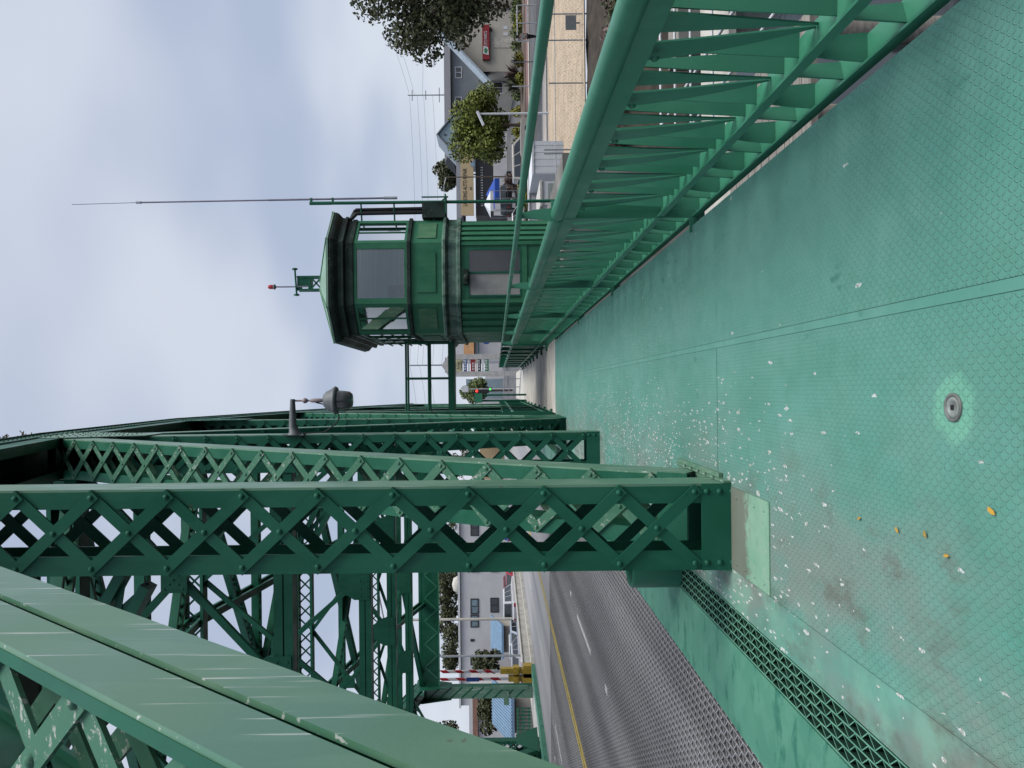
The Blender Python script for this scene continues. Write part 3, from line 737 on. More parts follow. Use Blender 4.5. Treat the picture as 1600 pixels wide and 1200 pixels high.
loft('cornice', [(-.03,5.70),(.05,5.72),(.05,5.84),(.02,5.86),(.02,5.94),(.13,5.99),(.13,6.06),(.09,6.07),(.10,6.15),(.22,6.26),(.25,6.33),(.25,6.46),(.2,6.47)], MT['dark_trim'])
m = MB(); base = octo(.27, 6.44); top = [Vector((3.35+.12*math.copysign(1,p.x-3.4),25.4+1.2*math.copysign(1,p.y-25.5),7.08)) for p in base]
m.rings([octo(.27,6.40), base]); m.rings([base, top]); rf = m.build('roof', MT['roof_copper'], CH)
m = MB()
for p, t in list(zip(base, top))[:2]+list(zip(base, top))[2:3]+list(zip(base, top))[7:8]: m.tube(p, t, .03, 8)
m.build('hip_roll', MT['tower_light'], rf)
def face(i):
    a, b = octo(0,0)[i], octo(0,0)[(i+1) % 8]; d = (b-a).normalized(); n = Vector((d.y,-d.x,0)); return a, b, d, n
def on_face(mb, i, s0, s1, z0, z1, o0, o1):
    a, b, d, n = face(i); L_ = (b-a).length
    mb.obox(a + d*((s0+s1)/2*L_) + n*((o0+o1)/2) + Vector((0,0,(z0+z1)/2)), d, n, Vector((0,0,1)), (s1-s0)*L_, o1-o0, z1-z0)
for i in range(8):
    spans = [(.06,.94)] if i not in (2,6) else [(.03,.33),(.35,.65),(.67,.97)]
    for s0, s1 in spans:
        L_ = (face(i)[1]-face(i)[0]).length; e = .06/L_
        f = MB(); 
        on_face(f,i,s0-.06*(i not in (2,6)),s0+e,4.13,5.74,-.05,.012); on_face(f,i,s1-e,s1+.06*(i not in (2,6)),4.13,5.74,-.05,.012)
        on_face(f,i,s0+e,s1-e,4.13,4.22,-.05,.012); on_face(f,i,s0+e,s1-e,5.62,5.74,-.05,.012)
        if i in (1,7): on_face(f,i,(s0+s1)/2-.015,(s0+s1)/2+.015,4.22,5.62,-.04,-.01)
        w = f.build('window', MT['tower'], CH)
        g = MB(); on_face(g,i,s0+e,s1-e,4.22,5.62,-.036,-.03); g.build('pane', MT['clear'], w)
        if i == 0:
            g = MB(); on_face(g,i,.31,.94,4.2,5.64,-.12,-.10); on_face(g,i,.06,.31,4.72,5.64,-.12,-.10); on_face(g,i,.06,.11,4.2,4.72,-.12,-.10); g.build('blind', MT['blind'], w)
        if i == 1:
            g = MB(); on_face(g,i,.06,.42,4.2,5.64,-.12,-.10); g.build('blind', MT['curtain'], w)
        if i == 7:
            g = MB(); on_face(g,i,.08,.40,4.22,4.62,-.5,-.45); on_face(g,i,.45,.5,4.22,5.3,-.4,-.36); g.build('inner_screen', MT['glass_blue'], w)
        if i in (2,4):
            g = MB(); on_face(g,i,.05 if i != 2 else s0,.95 if i != 2 else s1,4.75,5.64,-.12,-.10); g.build('blind', MT['curtain'], w)
        if i == 6:
            g = MB()
            for z in (4.3,4.65,5.0,5.35): on_face(g,i,s0,s1,z-.015,z+.015,.05,.09)
            g.build('guard_bar', MT['green'], w)
m = MB(); m.box(3.1,4.2,25.2,26.4,4.1,4.9); m.box(3.6,4.0,24.6,25.0,4.1,5.2); m.build('control_desk', MT['grey_paint'], CH)
# raised panels
for i in range(8):
    m = MB(); on_face(m,i,.18,.84,3.30,3.84,.002,.028); m.build('wall_panel', MT['tower_light'] if i in (1,7,6) else MT['tower'], CH)
# corner mouldings of the lower wall
m = MB()
for i in (1,7,2):
    m = MB()
    for k in range(4): on_face(m,i,.08+k*.22,.20+k*.22,-.1,2.55,-.03,.02+.01*(k % 2))
    m.build('pilaster', MT['tower'], CH)
m = MB(); on_face(m,0,.0,.05,-.1,2.55,-.03,.03); on_face(m,0,.95,1.0,-.1,2.55,-.03,.03); on_face(m,0,.05,.95,.62,.80,-.03,.0); m.build('wall_trim', MT['tower'], CH)
f = MB()
for q in ((.10,.13,.80,2.36),(.87,.90,.80,2.36),(.485,.515,.82,2.32)): on_face(f,0,q[0],q[1],q[2],q[3],-.03,.01)
on_face(f,0,.13,.87,2.32,2.36,-.03,.01); on_face(f,0,.13,.87,.80,.84,-.03,.01)
w = f.build('window', MT['green'], CH)
m = MB(); on_face(m,0,.515,.87,.84,2.32,-.03,-.018); m.build('pane', MT['glass'], w)
m = MB(); on_face(m,0,.13,.485,.84,2.32,-.03,-.018); m.build('curtain', MT['curtain'], w)
m = MB(); on_face(m,0,.3,.55,2.36,2.5,0,.14); m.lathe((3.3,22.32,2.42), [(.02,-.12),(.1,-.1),(.1,.02),(.02,.06)], 12); m.build('wall_lamp', MT['dark_trim'], CH)
# conduits, equipment box and braces on the right flank
m = MB(); m.path([Vector((5.3,23.5,5.95)),Vector((5.55,23.45,5.8)),Vector((5.58,23.45,3.3))], .055, 8); m.path([Vector((5.2,23.4,6.0)),Vector((5.42,23.35,5.75)),Vector((5.44,23.35,3.3))], .06, 8)
m.build('conduit', MT['black'], CH)
m = MB(); m.box(5.25,5.72,23.2,23.7,3.05,3.75); m.build('equipment_box', MT['dark_trim'], CH)
m = MB(); m.box(5.35,5.95,23.15,23.75,3.02,3.06); m.tube((5.3,23.3,3.75),(5.85,23.3,3.05),.025); m.tube((5.85,23.15,2.95),(5.85,23.15,3.75),.025); m.build('box_bracket', MT['green'], CH)
m = MB()
for z in (3.4,4.6,5.6): m.tube((5.1,23.4,z),(5.72,23.25,z),.025,6)
m.build('mast_bracket', MT['green'], CH)
# mast and whip antenna beside it
m = MB(); m.tube((5.72,23.25,-.5),(5.72,23.25,6.5),.05,10); m.tube((5.72,23.25,6.5),(5.72,23.25,7.15),.055,10)
for z in (7.1,6.45): m.box(5.72,5.88,23.22,23.28,z-.03,z+.03)
tag(m.build('mast', MT['green']), 'green steel mast pole up the right side of the control house', 'mast')
at = thing('antenna', 'tall thin purplish whip antenna clamped to the mast beside the roof', 'antenna', (5.86,23.25,4.7))
mm = simple('antenna_fibreglass', (.26,.24,.31), .5)
m = MB(); m.tube((5.86,23.25,4.75),(5.83,23.25,8.4),.03,8); m.tube((5.83,23.25,8.4),(5.80,23.25,12.3),.024,8); m.build('lower_rod', mm, at)
m = MB(); m.tube((5.80,23.25,12.3),(5.76,23.25,14.35),.009,6); m.build('whip', mm, at)
m = MB(); m.tube((5.86,23.25,4.5),(5.86,23.25,4.9),.045,8); m.tube((5.80,23.25,12.25),(5.8,23.25,12.4),.04,8); m.build('coupling', MT['steel'], at)
# beacon mast on the roof
BZ = .28
bm = thing('roof_beacon', 'small green frame mast with a red lamp on the control house roof', 'beacon', (3.45,24.6,7.35))
m = MB(); 
for x in (3.27,3.68):
    for y in (24.45,24.75): m.bar((x,y,7.3),(x,y,8.15),.06,.06,(1,0,0))
for z in (7.75,8.1): m.box(3.27,3.68,24.43,24.47,z-.04,z+.04); m.box(3.27,3.68,24.73,24.77,z-.04,z+.04)
m.bar((3.27,24.44,7.35),(3.68,24.44,7.72),.05,.02,(0,0,1)); m.bar((3.68,24.44,7.35),(3.27,24.44,7.72),.05,.02,(0,0,1)); m.box(3.4,3.68,24.46,24.74,7.7,8.0)
m.build('frame', MT['green'], bm)
m = MB(); m.tube((3.1,24.4,8.15),(3.92,24.4,8.2),.03,8)
for x, z in ((3.1,8.15),(3.92,8.2)): m.tube((x,24.4,z-.09),(x,24.4,z+.09),.02,6); m.lathe((x,24.4,z), [(.07,-.03),(.07,.03)], 10, Vector((1,0,0)))
m.build('cross_arm', MT['green'], bm)
m = MB(); m.tube((3.36,24.4,7.8),(3.36,24.4,8.85),.022,8); m.build('pole', mm, bm)
m = MB(); m.lathe((3.36,24.4,8.80), [(.03,0),(.08,.03),(.09,.06),(.06,.09)], 12); lb_ = m.build('lamp_base', MT['grey_paint'], bm)
m = MB(); m.lathe((3.36,24.4,8.89), [(.062,0),(.07,.03),(.068,.12),(.045,.16),(.01,.175)], 14); m.build('red_lens', MT['red'], bm)
bm.location.z -= BZ
# overhead platform between house and truss
pf = thing('access_platform', 'green overhead catwalk with pipe railings between control house and truss', 'catwalk', (.3,25.6,3.0))
m = MB(); m.box(-1.3,1.72,25.45,26.2,2.93,3.15); m.build('beam', MT['green'], pf)
for y in (25.5,26.15):
    m = MB()
    for z in (3.8,4.55): m.tube((-.9,y,z),(1.62,y,z),.035,8)
    m.build('handrail', MT['green'], pf)
    for x in (1.62,.42,-.88): m = MB(); m.tube((x,y,3.1),(x,y,4.58),.04 if y < 26 else .03,8); m.build('post', MT['green'], pf)
for x in (1.62,-.88): m = MB(); m.tube((x,25.5,4.55),(x,26.15,4.55),.03,6); m.build('end_rail', MT['green'], pf)

# ================================================================== HANGING LAMP on the second post
lp = thing('hanging_lamp', 'grey bell shaped road lamp hanging from an arm on the second truss post', 'lamp', (-.64,11.66,4.4))
za = 4.66
m = MB(); m.rings([[Vector((x, 11.66+r*1.2*math.cos(t), za-.03*(x<-.5)+r*math.sin(t)*zq)) for t in [2*math.pi*i/12 for i in range(12)]] for x, r, zq in ((-.64,.10,1.2),(-.6,.085,1.0),(-.5,.06,1.0),(-.10,.036,1.0))], True)
m.box(-.65,-.63,11.58,11.74,za-.18,za+.14)
m.build('arm', MT['grey_paint'], lp)
cx_, cy_ = -.125, 11.66
m = MB(); m.tube((cx_,cy_,za),(cx_,cy_,za-.14),.014,8); m.lathe((cx_,cy_,za-.19), [(.012,-.05),(.03,-.03),(.045,0),(.03,.03),(.012,.05)], 12)
m.lathe((cx_,cy_,za-.36), [(.012,-.12),(.03,-.09),(.034,0),(.03,.07),(.012,.1)], 12); m.tube((cx_,cy_,za-.2),(cx_,cy_,za-.5),.013,8)
m.build('stem', simple('lamp_stem', (.36,.30,.30), .5), lp)
zt = za-.48
m = MB(); m.lathe((cx_,cy_,zt), [(.02,.02),(.09,.005),(.14,-.04),(.165,-.10),(.205,-.155),(.215,-.17),(.20,-.20),(.15,-.215)], 28); m.build('shade', MT['grey_paint'], lp)
m = MB(); m.lathe((cx_,cy_,zt-.19), [(.15,.01),(.145,-.10),(.13,-.20),(.10,-.235),(.02,-.24)], 24); m.build('glass_bowl', MT['lens'], lp)
m = MB(); pts = []
for i in range(13):
    t = i/12; pts.append(Vector((cx_-.03-.45*t**1.3, cy_-.03, za-.36-.42*math.sin(math.pi*min(1,t*.85))*.9+ .05*t)))
pts.append(Vector((-.62,cy_-.04,za-.16))); m.path(pts, .010, 6); m.build('cable', MT['black'], lp)

# ================================================================== TERRAIN
def gz(x, y):
    def li(y, pts):
        for (a, za), (b, zb) in zip(pts[:-1], pts[1:]):
            if y <= b: return za+(zb-za)*max(0,(y-a))/(b-a)
        return pts[-1][1]
    rgt = li(y, [(0,-2.2),(57,-2.05),(80,-1.0),(110,.25),(300,1.0),(3000,1.3)])
    mid = li(y, [(0,-.75),(70,-.6),(110,-.5),(300,.2),(420,.6),(3000,1.3)])
    lft = li(y, [(0,-1.0),(100,-.9),(300,.8),(3000,1.3)])
    if x > 7: return rgt
    if x > 3: t = (x-3)/4; return mid*(1-t)+rgt*t
    if x > -15: return mid
    if x > -18: t = (-15-x)/3; return mid*(1-t)+lft*t
    return lft
m = MB(); xs = [-900,-300,-120,-60,-40,-28,-22,-18,-16,-14,-8,-2,2,3,4,5,6,7,9,12,16,22,30,40,60,90,140,300,900]
ys = [30.5,34,38,44,50,57,64,72,80,90,100,110,130,160,200,260,300,420,700,3000]
vs = [(x,y,gz(x,y)) for y in ys for x in xs]; nx = len(xs)
m.add(vs, [(j*nx+i, j*nx+i+1, (j+1)*nx+i+1, (j+1)*nx+i) for j in range(len(ys)-1) for i in range(nx-1)], True); struct(m, 'ground', MT['asphalt'])
m = MB(); nb = 90; vs = []
for j, (y, z) in enumerate(((30.6,-2.18),(29,-2.5),(27.5,-3.4),(25.5,-4.4),(24,-5.3))):
    for i in range(nb+1):
        x = 6.6 + i*1.2; vs.append((x, y+random.uniform(-.3,.3), z+random.uniform(-.15,.15)*(j > 0)))
m.add(vs, [(j*(nb+1)+i, (j+1)*(nb+1)+i, (j+1)*(nb+1)+i+1, j*(nb+1)+i+1) for j in range(4) for i in range(nb)], True); struct(m, 'river_bank', MT['bank'])
m = MB(); m.box(-900,-16.5,29,30.6,-5.5,-.99); struct(m, 'quay_wall', MT['concrete_dark'])
m = MB(); m.add([(-900,-300,-4.7),(900,-300,-4.7),(900,34,-4.7),(-900,34,-4.7)], [(0,1,2,3)]); struct(m, 'water', MT['water'])
# right bank: roads, pavement, planting strip
m = MB(); 
def strip(mb, x0, x1, y0, y1, dz, n=14):
    vs = []
    for i in range(n+1):
        x = x0+(x1-x0)*i/n
        for y in (y0, (y0+y1)/2, y1): vs.append((x,y,gz(x,y)+dz))
    mb.add(vs, [(i*3+j, (i+1)*3+j, (i+1)*3+j+1, i*3+j+1) for i in range(n) for j in range(2)])
strip(m, 9, 90, 52, 56, .02); strip(m, 9, 120, 66.2, 67.4, .05); struct(m, 'pavement', simple('pale_pavement', (.50,.45,.40), .9, 0, .15, .5))
m = MB(); strip(m, 9, 120, 70, 76, .06); struct(m, 'planting_bed', simple('mulch_bed', (.17,.13,.10), .95, 0, .4, .8))
m = MB(); strip(m, 9, 120, 67.4, 69.8, .04); struct(m, 'red_kerb_strip', simple('reddish_paving', (.26,.15,.14), .9))
m = MB(); strip(m, 10.3, 60, 30.6, 50.5, .03); struct(m, 'dry_lot_ground', MT['grass_base'])
m = MB()
for k in range(7000):
    y = 30.8+19.5*random.random()**1.2; x = 10.6 + random.random()*(24 if y > 40 else 13); z = gz(x,y)+.03
    h = random.uniform(.02,.06); a = random.uniform(0,6.28); w = random.uniform(.006,.014); lx, ly = random.uniform(-.08,.08), random.uniform(-.08,.08)
    m.add([(x-w*math.cos(a),y-w*math.sin(a),z),(x+w*math.cos(a),y+w*math.sin(a),z),(x+lx,y+ly,z+h)], [(0,1,2)])
tag(m.build('dry_grass', MT['grass']), 'straw coloured dry grass covering the fenced lot', None, None, 'stuff')

# ================================================================== TREES AND PLANTS
def crown_mb(blobs, n, leaf, seed, flat=1.0):
    rnd = random.Random(seed); m = MB(); tot = sum(r[3]**2 for r in blobs)
    for bx, by, bz, br in blobs:
        for k in range(int(n*br*br/tot)):
            d = Vector((rnd.gauss(0,1), rnd.gauss(0,1), rnd.gauss(0,1))).normalized(); rr = br*rnd.uniform(.35,1.08)**.55
            c = Vector((bx,by,bz)) + Vector((d.x*rr, d.y*rr, d.z*rr*flat))
            nn = (d*.7 + Vector((rnd.gauss(0,.6), rnd.gauss(0,.6), rnd.gauss(0,.6)+.3))).normalized(); x = nn.orthogonal().normalized(); y = nn.cross(x)
            t = rnd.uniform(0,6.28); x, y = x*math.cos(t)+y*math.sin(t), y*math.cos(t)-x*math.sin(t); s = leaf*rnd.uniform(.6,1.4)
            m.add([c-x*s*.5, c+y*s*.32, c+x*s*.5, c-y*s*.32], [(0,1,2,3)])
    return m
def blobs(cx, cy, cz, rx, rz, n, r0, seed):
    rnd = random.Random(seed); out = []
    for k in range(n):
        d = Vector((rnd.gauss(0,1), rnd.gauss(0,1), rnd.gauss(0,1))).normalized(); q = rnd.uniform(.2,1)**.5
        out.append((cx+d.x*q*(rx-r0*.6), cy+d.y*q*(rx-r0*.6), cz+d.z*q*(rz-r0*.6), r0*rnd.uniform(.65,1.3)))
    return out
def tree(name, label, base, blist, leafn, leaf, mat, tr=.2, seed=1, group=None, lean=0):
    base = Vector(base); t = thing(name, label, 'tree', base, group)
    c = crown_mb(blist, leafn, leaf, seed); cz = sum(b[2] for b in blist)/len(blist); cxm = sum(b[0] for b in blist)/len(blist)
    c.build('crown', MT[mat], t)
    m = MB(); top = Vector((cxm+lean*0, base.y, cz)); mid_ = base.lerp(top,.5); m.tube(base, mid_, tr, 9, tr*.75); m.tube(mid_, top, tr*.75, 8, tr*.35)
    for b in blist[:7]: m.tube(mid_.lerp(top,.3), Vector(b[:3]), tr*.4, 6, tr*.1)
    m.build('trunk', MT['bark'], t); return t
# olive tree before the repair shop
p = P(752,196,68); 
tree('round_tree', 'bushy olive green street tree standing behind the light pole', (P(825,196,68).x,68,gz(22,68)), blobs(p.x,68,p.z+.05,3.6,2.85,30,1.15,4), 15000, .26, 'leaf_olive', .17, 4)
p = P(672,-25,55)
tree('tall_tree', 'tall dark evergreen tree reaching over the right edge above the parts store', (p.x,55,gz(p.x,55)), blobs(p.x,55,p.z,5.6,6.2,44,1.35,9), 16000, .30, 'leaf_dark', .35, 9)
p = P(745,610,92)
tree('street_tree', 'round green tree behind the traffic signal at the end of the walkway', (p.x,92,-.4), blobs(p.x,92,p.z,1.6,1.9,9,.85,12), 5000, .3, 'leaf_green', .15, 12)
for k, (x, y, Y, rx, rz, lb) in enumerate(((700,272,150,3.0,3.0,'small round dark tree behind the repair shop roof'), (708,250,165,3,2.0,'low dark tree peeking beside the pale gable'))):
    p = P(x,y,Y); tree('distant_tree', lb, (p.x,Y,0), blobs(p.x,Y,p.z,rx,rz,8,1.6,20+k), 2200, .6, 'leaf_dark', .2, 20+k, 'distant trees')
for k, (x, y, Y, rx, rz, lb) in enumerate(((698,907,105,3.2,1.9,'dark tree above the white building roof, nearest the laced post'), (700,935,108,3.3,1.8,'tallest dark tree above the middle of the white building'), (702,985,106,3.2,1.9,'loose leafed dark tree right of the street lamp pole'), (705,1025,112,2.2,1.4,'small dark tree above the roof beside the barrier gate'), (700,1160,100,3,2.2,'dark tree behind the grey siding building at far left'), (720,838,160,5,4,'dark tree seen through the lacing of the nearest post'), (715,790,170,5,4.5,'dark tree at the end of the road beyond the signals'), (712,720,180,5,4,'dark tree behind the street at the far end of the bridge'))):
    p = P(x,y,Y); tree('distant_tree', lb, (p.x,Y,-.5), blobs(p.x,Y,p.z,rx,rz,10,1.0,40+k), 1500, .42, 'leaf_dark', .15, 40+k, 'distant trees')
# spiky palms, shrubs
def spiky(x, y, Y, r, lb, mat='leaf_brown', n=90):
    p = P(x,y,Y); z = gz(p.x,Y)+.05; m = MB(); rnd = random.Random(int(x*7+y))
    for k in range(n):
        a = rnd.uniform(0,6.28); e = rnd.uniform(.15,1.35); L_ = r*rnd.uniform(.7,1.1); d = Vector((math.cos(a)*math.cos(e), math.sin(a)*math.cos(e), math.sin(e)))
        s = d.cross(Vector((0,0,1))).normalized()*(.035*r); b0 = Vector((p.x,Y,z+.15*r)); b1 = b0+d*L_*.6; b2 = b0+d*L_+Vector((0,0,-.12*L_))
        m.add([b0-s*.5, b0+s*.5, b1+s, b1-s, b2], [(0,1,2,3),(3,2,4)])
    tag(m.build('spiky_plant', MT[mat]), lb, 'plant', 'spiky plants by the parts store')
spiky(805,115,73,2.0,'large brownish spiky plant under the blue eave of the parts store')
spiky(802,134,73,1.9,'spiky flax plant left of the large one, near the light pole','leaf_grey')
spiky(812,95,72,1.3,'small spiky plant below the end of the red sign','leaf_grey')
def shrub(x, y, Y, rx, rz, mat, lb, n=700, cat='shrub'):
    p = P(x,y,Y); z = gz(p.x,Y)+rz*.7; m = crown_mb(blobs(p.x,Y,z,rx,rz,7,min(rx,rz)*.7,int(x+y)), n, .2, int(x*3+y))
    tag(m.build('shrub', MT[mat]), lb, cat, 'shrubs in the planting strips')
shrub(812,8,74,1.6,.6,'leaf_green','low green shrub at the right end of the parts store bed')
shrub(812,28,74,1.3,.6,'leaf_green','low green shrub beside the white refuse gate')
shrub(818,36,73,.7,.6,'leaf_yellow','yellow flowered shrub near the white gate')
shrub(812,48,74,1.4,.6,'leaf_green','green hedge clump behind the walking person')
shrub(812,70,74,1.5,.6,'leaf_green','grey green clump under the red sign')
shrub(822,90,72,.7,.5,'leaf_yellow','yellow flowered shrub beside the small spiky plant')
shrub(822,125,72,.6,.5,'leaf_yellow','yellow flowered shrub below the palms')
shrub(807,122,76,1.2,.7,'leaf_green','dark green bush tucked behind the palms')
shrub(806,145,76,.9,.5,'leaf_green','green bush left of the white wall sign')
shrub(800,178,76,.8,.6,'leaf_yellow','yellow flowered shrub at the light pole')
shrub(803,205,75,.9,.6,'leaf_yellow','yellow flowered shrub behind the tree trunk')
shrub(803,225,74,.8,.6,'leaf_green','green clump behind the parked truck hood')
shrub(792,262,78,1.0,.5,'leaf_green','green clump behind the truck cab')
shrub(795,295,66,1.0,.7,'leaf_yellow','yellow shrub nearest the control house mast')
shrub(782,283,82,1.3,1.0,'leaf_brown','bare brown bush beside the parked black truck')
shrub(797,312,68,.9,.6,'leaf_green','green clump beneath the mast pole')
def cascade(x, y, Y, rx, rz, lb, k): 
    p = P(x,y,Y); m = crown_mb(blobs(p.x,Y,p.z,rx,rz,9,.5,k), 1500, .28, k); tag(m.build('leafy_bush', MT['leaf_dark']), lb, 'bush')
cascade(765,1035,56,1.0,1.1,'dark drooping bush behind the barrier gate arms', 71)
cascade(765,1118,50,1.6,.9,'dark branchy bush left of the portal post', 72)
p = P(740,140,112); m = crown_mb(blobs(p.x,112,1.9,9,2.0,16,1.3,88), 3500, .4, 88); tag(m.build('ivy_hedge', MT['leaf_green']), 'tall green hedge climbing the grey building behind the parts store', 'hedge')
# scrub on the bank
for k in range(9):
    x = 8.2+k*1.25; y = 27.8+random.uniform(-.8,.8); m = crown_mb(blobs(x,y,-2.9,.9,.6,6,.4,60+k), 700, .16, 60+k)
    tag(m.build('bank_bush', MT['leaf_brown'] if k % 2 else MT['leaf_dark']), ('brown' if k % 2 else 'dark')+' scrub bush on the river bank, number %s from the control house' % ('one','two','three','four','five','six','seven','eight','nine')[k], 'bush', 'scrub on the river bank')
# ================================================================== BUILDINGS
def house(name, label, x0, x1, y0, y1, z0, z1, mat, parapet=None):
    b = thing(name, label, 'building', ((x0+x1)/2, y0, z0)); m = MB(); m.box(x0,x1,y0,y1,z0,z1); m.build('wall', MT[mat], b); return b
def win(b, x0, x1, z0, z1, y, frame='white', pane='glass', mull=1, fw=.08):
    f = MB(); f.box(x0,x0+fw,y-.06,y+.02,z0,z1); f.box(x1-fw,x1,y-.06,y+.02,z0,z1); f.box(x0+fw,x1-fw,y-.06,y+.02,z0,z0+fw); f.box(x0+fw,x1-fw,y-.06,y+.02,z1-fw,z1)
    for k in range(mull): 
        xm = x0+(x1-x0)*(k+1)/(mull+1); f.box(xm-fw*.4,xm+fw*.4,y-.05,y+.02,z0+fw,z1-fw)
    w = f.build('window', MT[frame], b); m = MB(); m.box(x0+fw*.5,x1-fw*.5,y-.03,y-.01,z0+fw*.5,z1-fw*.5); m.build('pane', MT[pane], w); return w
# auto parts store
Y = 80
xa = P(760,112,Y).x; zt = 7.6; b = thing('parts_store', 'beige stucco auto parts store with a blue sloping eave and red sign', 'building', (44,Y,-1.2))
zl = P(747,112,Y).z; zr = P(715,78,Y).z
m = MB(); sl = (zr-zl)/(P(0,78,Y).x-P(0,112,Y).x)
m.prism([(xa,Y,zl-.6),(62,Y,zl-.6),(62,Y,8.5),(xa+(8.5-zl)/sl,Y,8.5),(xa,Y,zl)], (0,.6,0)); m.box(xa,62,Y,Y+14,-1.5,zl-.61); m.build('wall', MT['beige'], b)
m = MB(); m.box(P(0,22,Y).x,62.1,Y-.25,Y-.0,-1.4,4.2); m.build('side_bay', simple('brown_stucco', (.38,.335,.30), .9), b)
e0 = P(760,146,Y); xl = P(0,146,Y).x
m = MB(); zz0 = zl + (xl-xa)*sl
m.prism([(xl,Y-1.2,zz0),(xa+6.5,Y-1.2,zl+6.5*sl),(xa+6.5,Y-1.2,zl+6.5*sl+.3),(xl,Y-1.2,zz0+.3)], (0,1.9,0)); m.build('eave', simple('pale_eave', (.52,.60,.66), .7), b)
zs = P(763,130,Y).z
m = MB(); m.prism([(xl+1.3,Y+.4,zs),(xa,Y+.4,zs),(xa,Y+.4,zl-.05),(xl+1.3,Y+.4,zz0+1.0)], (0,.5,0)); 
k = 0
while xl+1.3+k*.28 < xa: m.box(xl+1.3+k*.28,xl+1.33+k*.28,Y+.36,Y+.4,zs,min(zl, zz0+.1+(1.3+k*.28)*sl)-.1); k += 1
m.build('gable_siding', MT['blue_siding'], b)
m = MB(); m.box(xl+1.5,xa,Y+2.5,Y+3,-1.5,zs); m.build('porch_wall', simple('cream_porch', (.58,.54,.47), .9), b)
win(b, xa-1.4, xa-.1, P(785,0,Y).z, P(767,0,Y).z, Y+2.4, 'white'); win(b, xl+2, xl+3.4, P(787,0,Y).z, P(770,0,Y).z, Y+2.4, 'white')
m = MB(); m.box(P(0,83,Y).x,P(0,67,Y).x,Y-.06,Y,-1.3,P(768,0,Y).z); m.build('door', simple('cream_door', (.66,.61,.52), .7), b)
m = MB(); m.box(P(0,80,Y).x,P(0,76,Y).x,Y-.08,Y,1.4,2.2); m.box(P(0,73,Y).x,P(0,69,Y).x,Y-.08,Y,1.4,2.2); m.build('wall_vent', simple('vent', (.5,.46,.40), .8), b)
m = MB(); m.box(P(0,54,Y).x,P(0,49,Y).x,Y-.03,Y,P(793,0,Y).z,P(786,0,Y).z); m.box(P(0,64,Y).x,P(0,59,Y).x,Y-.03,Y,P(793,0,Y).z,P(786,0,Y).z); m.build('notice', MT['white'], b)
m = MB(); m.box(P(0,14,Y).x,P(0,0,Y).x+2,Y-.3,Y-.24,P(815,0,Y).z,P(806,0,Y).z); m.build('dark_vent', MT['glass'], b)
# red sign (its own thing, bolted to the wall)
sa, sb, s0, s1 = P(0,103,Y).x, P(0,49,Y).x, P(764,0,Y).z, P(753,0,Y).z
sg = thing('store_sign', 'long red box sign reading AUTO PARTS on the beige store wall', 'sign', ((sa+sb)/2,Y,s0))
m = MB(); m.box(sa,sb,Y-.35,Y-.02,s0,s1); m.build('sign_box', MT['sign_red'], sg)
text('lettering', 'AUTO PARTS', (sa+(sb-sa)*.56, Y-.37, (s0+s1)/2), .46, MT['white'], sg, 0, .01, .66)
m = MB(); zc = (s0+s1)/2; xx = sa+(sb-sa)*.25
m.prism([(xx-.45,Y-.37,zc-.28),(xx+.35,Y-.37,zc-.22),(xx+.5,Y-.37,zc+.25),(xx-.3,Y-.37,zc+.3)], (0,.01,0)); em = m.build('emblem', MT['white'], sg)
m = MB(); m.prism([(xx-.3,Y-.38,zc-.1),(xx+.1,Y-.38,zc-.18),(xx+.32,Y-.38,zc+.05),(xx+.1,Y-.38,zc+.2),(xx-.22,Y-.38,zc+.15)], (0,.008,0)); m.build('emblem_centre', MT['sign_green'], em)
m = MB(); m.box(xx+2.2,xx+2.45,Y-.2,Y-.02,s0-.25,s0); m.build('sign_lamp', MT['black'], sg)
# long grey building with dark roof behind
Y = 118; xl, xr = P(0,236,Y).x, P(0,-60,Y).x
b = house('grey_building', 'long grey sided building with a dark roof behind the parts store', xl, xr, Y, Y+14, -1, P(703,100,Y).z, 'grey_wall')
m = MB(); z0, z1 = P(704,100,Y).z, P(689,100,Y).z; m.prism([(xl-.5,Y-.8,z0),(xl-.5,Y+7,z1),(xl-.5,Y+14.8,z0)], (xr-xl+1,0,0)); m.build('roof', MT['dark_roof'], b)
for yy in (121,168,75): x = P(0,yy,Y).x; win(b, x-.9, x+.9, P(722,yy,Y).z, P(711,yy,Y).z, Y-.02, 'white', 'glass', 1, .14)
for yy in (214,): x = P(0,yy,Y).x
# blue gabled house
Y = 112; xl, xr = P(0,252,Y).x, P(0,186,Y).x; xm = P(0,218,Y).x
b = thing('gabled_house', 'pale blue grey gabled house end behind the olive tree', 'building', (xm,Y,0)); m = MB()
m.prism([(xl,Y,-.5),(xr,Y,-.5),(xr,Y,P(709,0,Y).z),(xm,Y,P(685,218,Y).z),(xl,Y,P(712,0,Y).z)], (0,5,0)); m.build('wall', MT['blue_gable'], b)
m = MB()
for (xa_, ya_), (xb_, yb_) in (((xl-.3,P(714,0,Y).z),(xm,P(684,218,Y).z)),((xm,P(684,218,Y).z),(xr+.3,P(711,0,Y).z))): m.bar((xa_,Y-.2,ya_),(xb_,Y-.2,yb_),.25,5.6,(0,0,1)) if False else m.prism([(xa_,Y-.3,ya_),(xb_,Y-.3,yb_),(xb_,Y-.3,yb_+.22),(xa_,Y-.3,ya_+.22)], (0,5.6,0))
m.build('roof', simple('pale_roof', (.33,.38,.42), .8), b)
m = MB(); m.box(xm-.12,xm+.12,Y-.08,Y,P(695,0,Y).z,P(693,0,Y).z+.15); m.build('attic_vent', MT['dark_roof'], b)
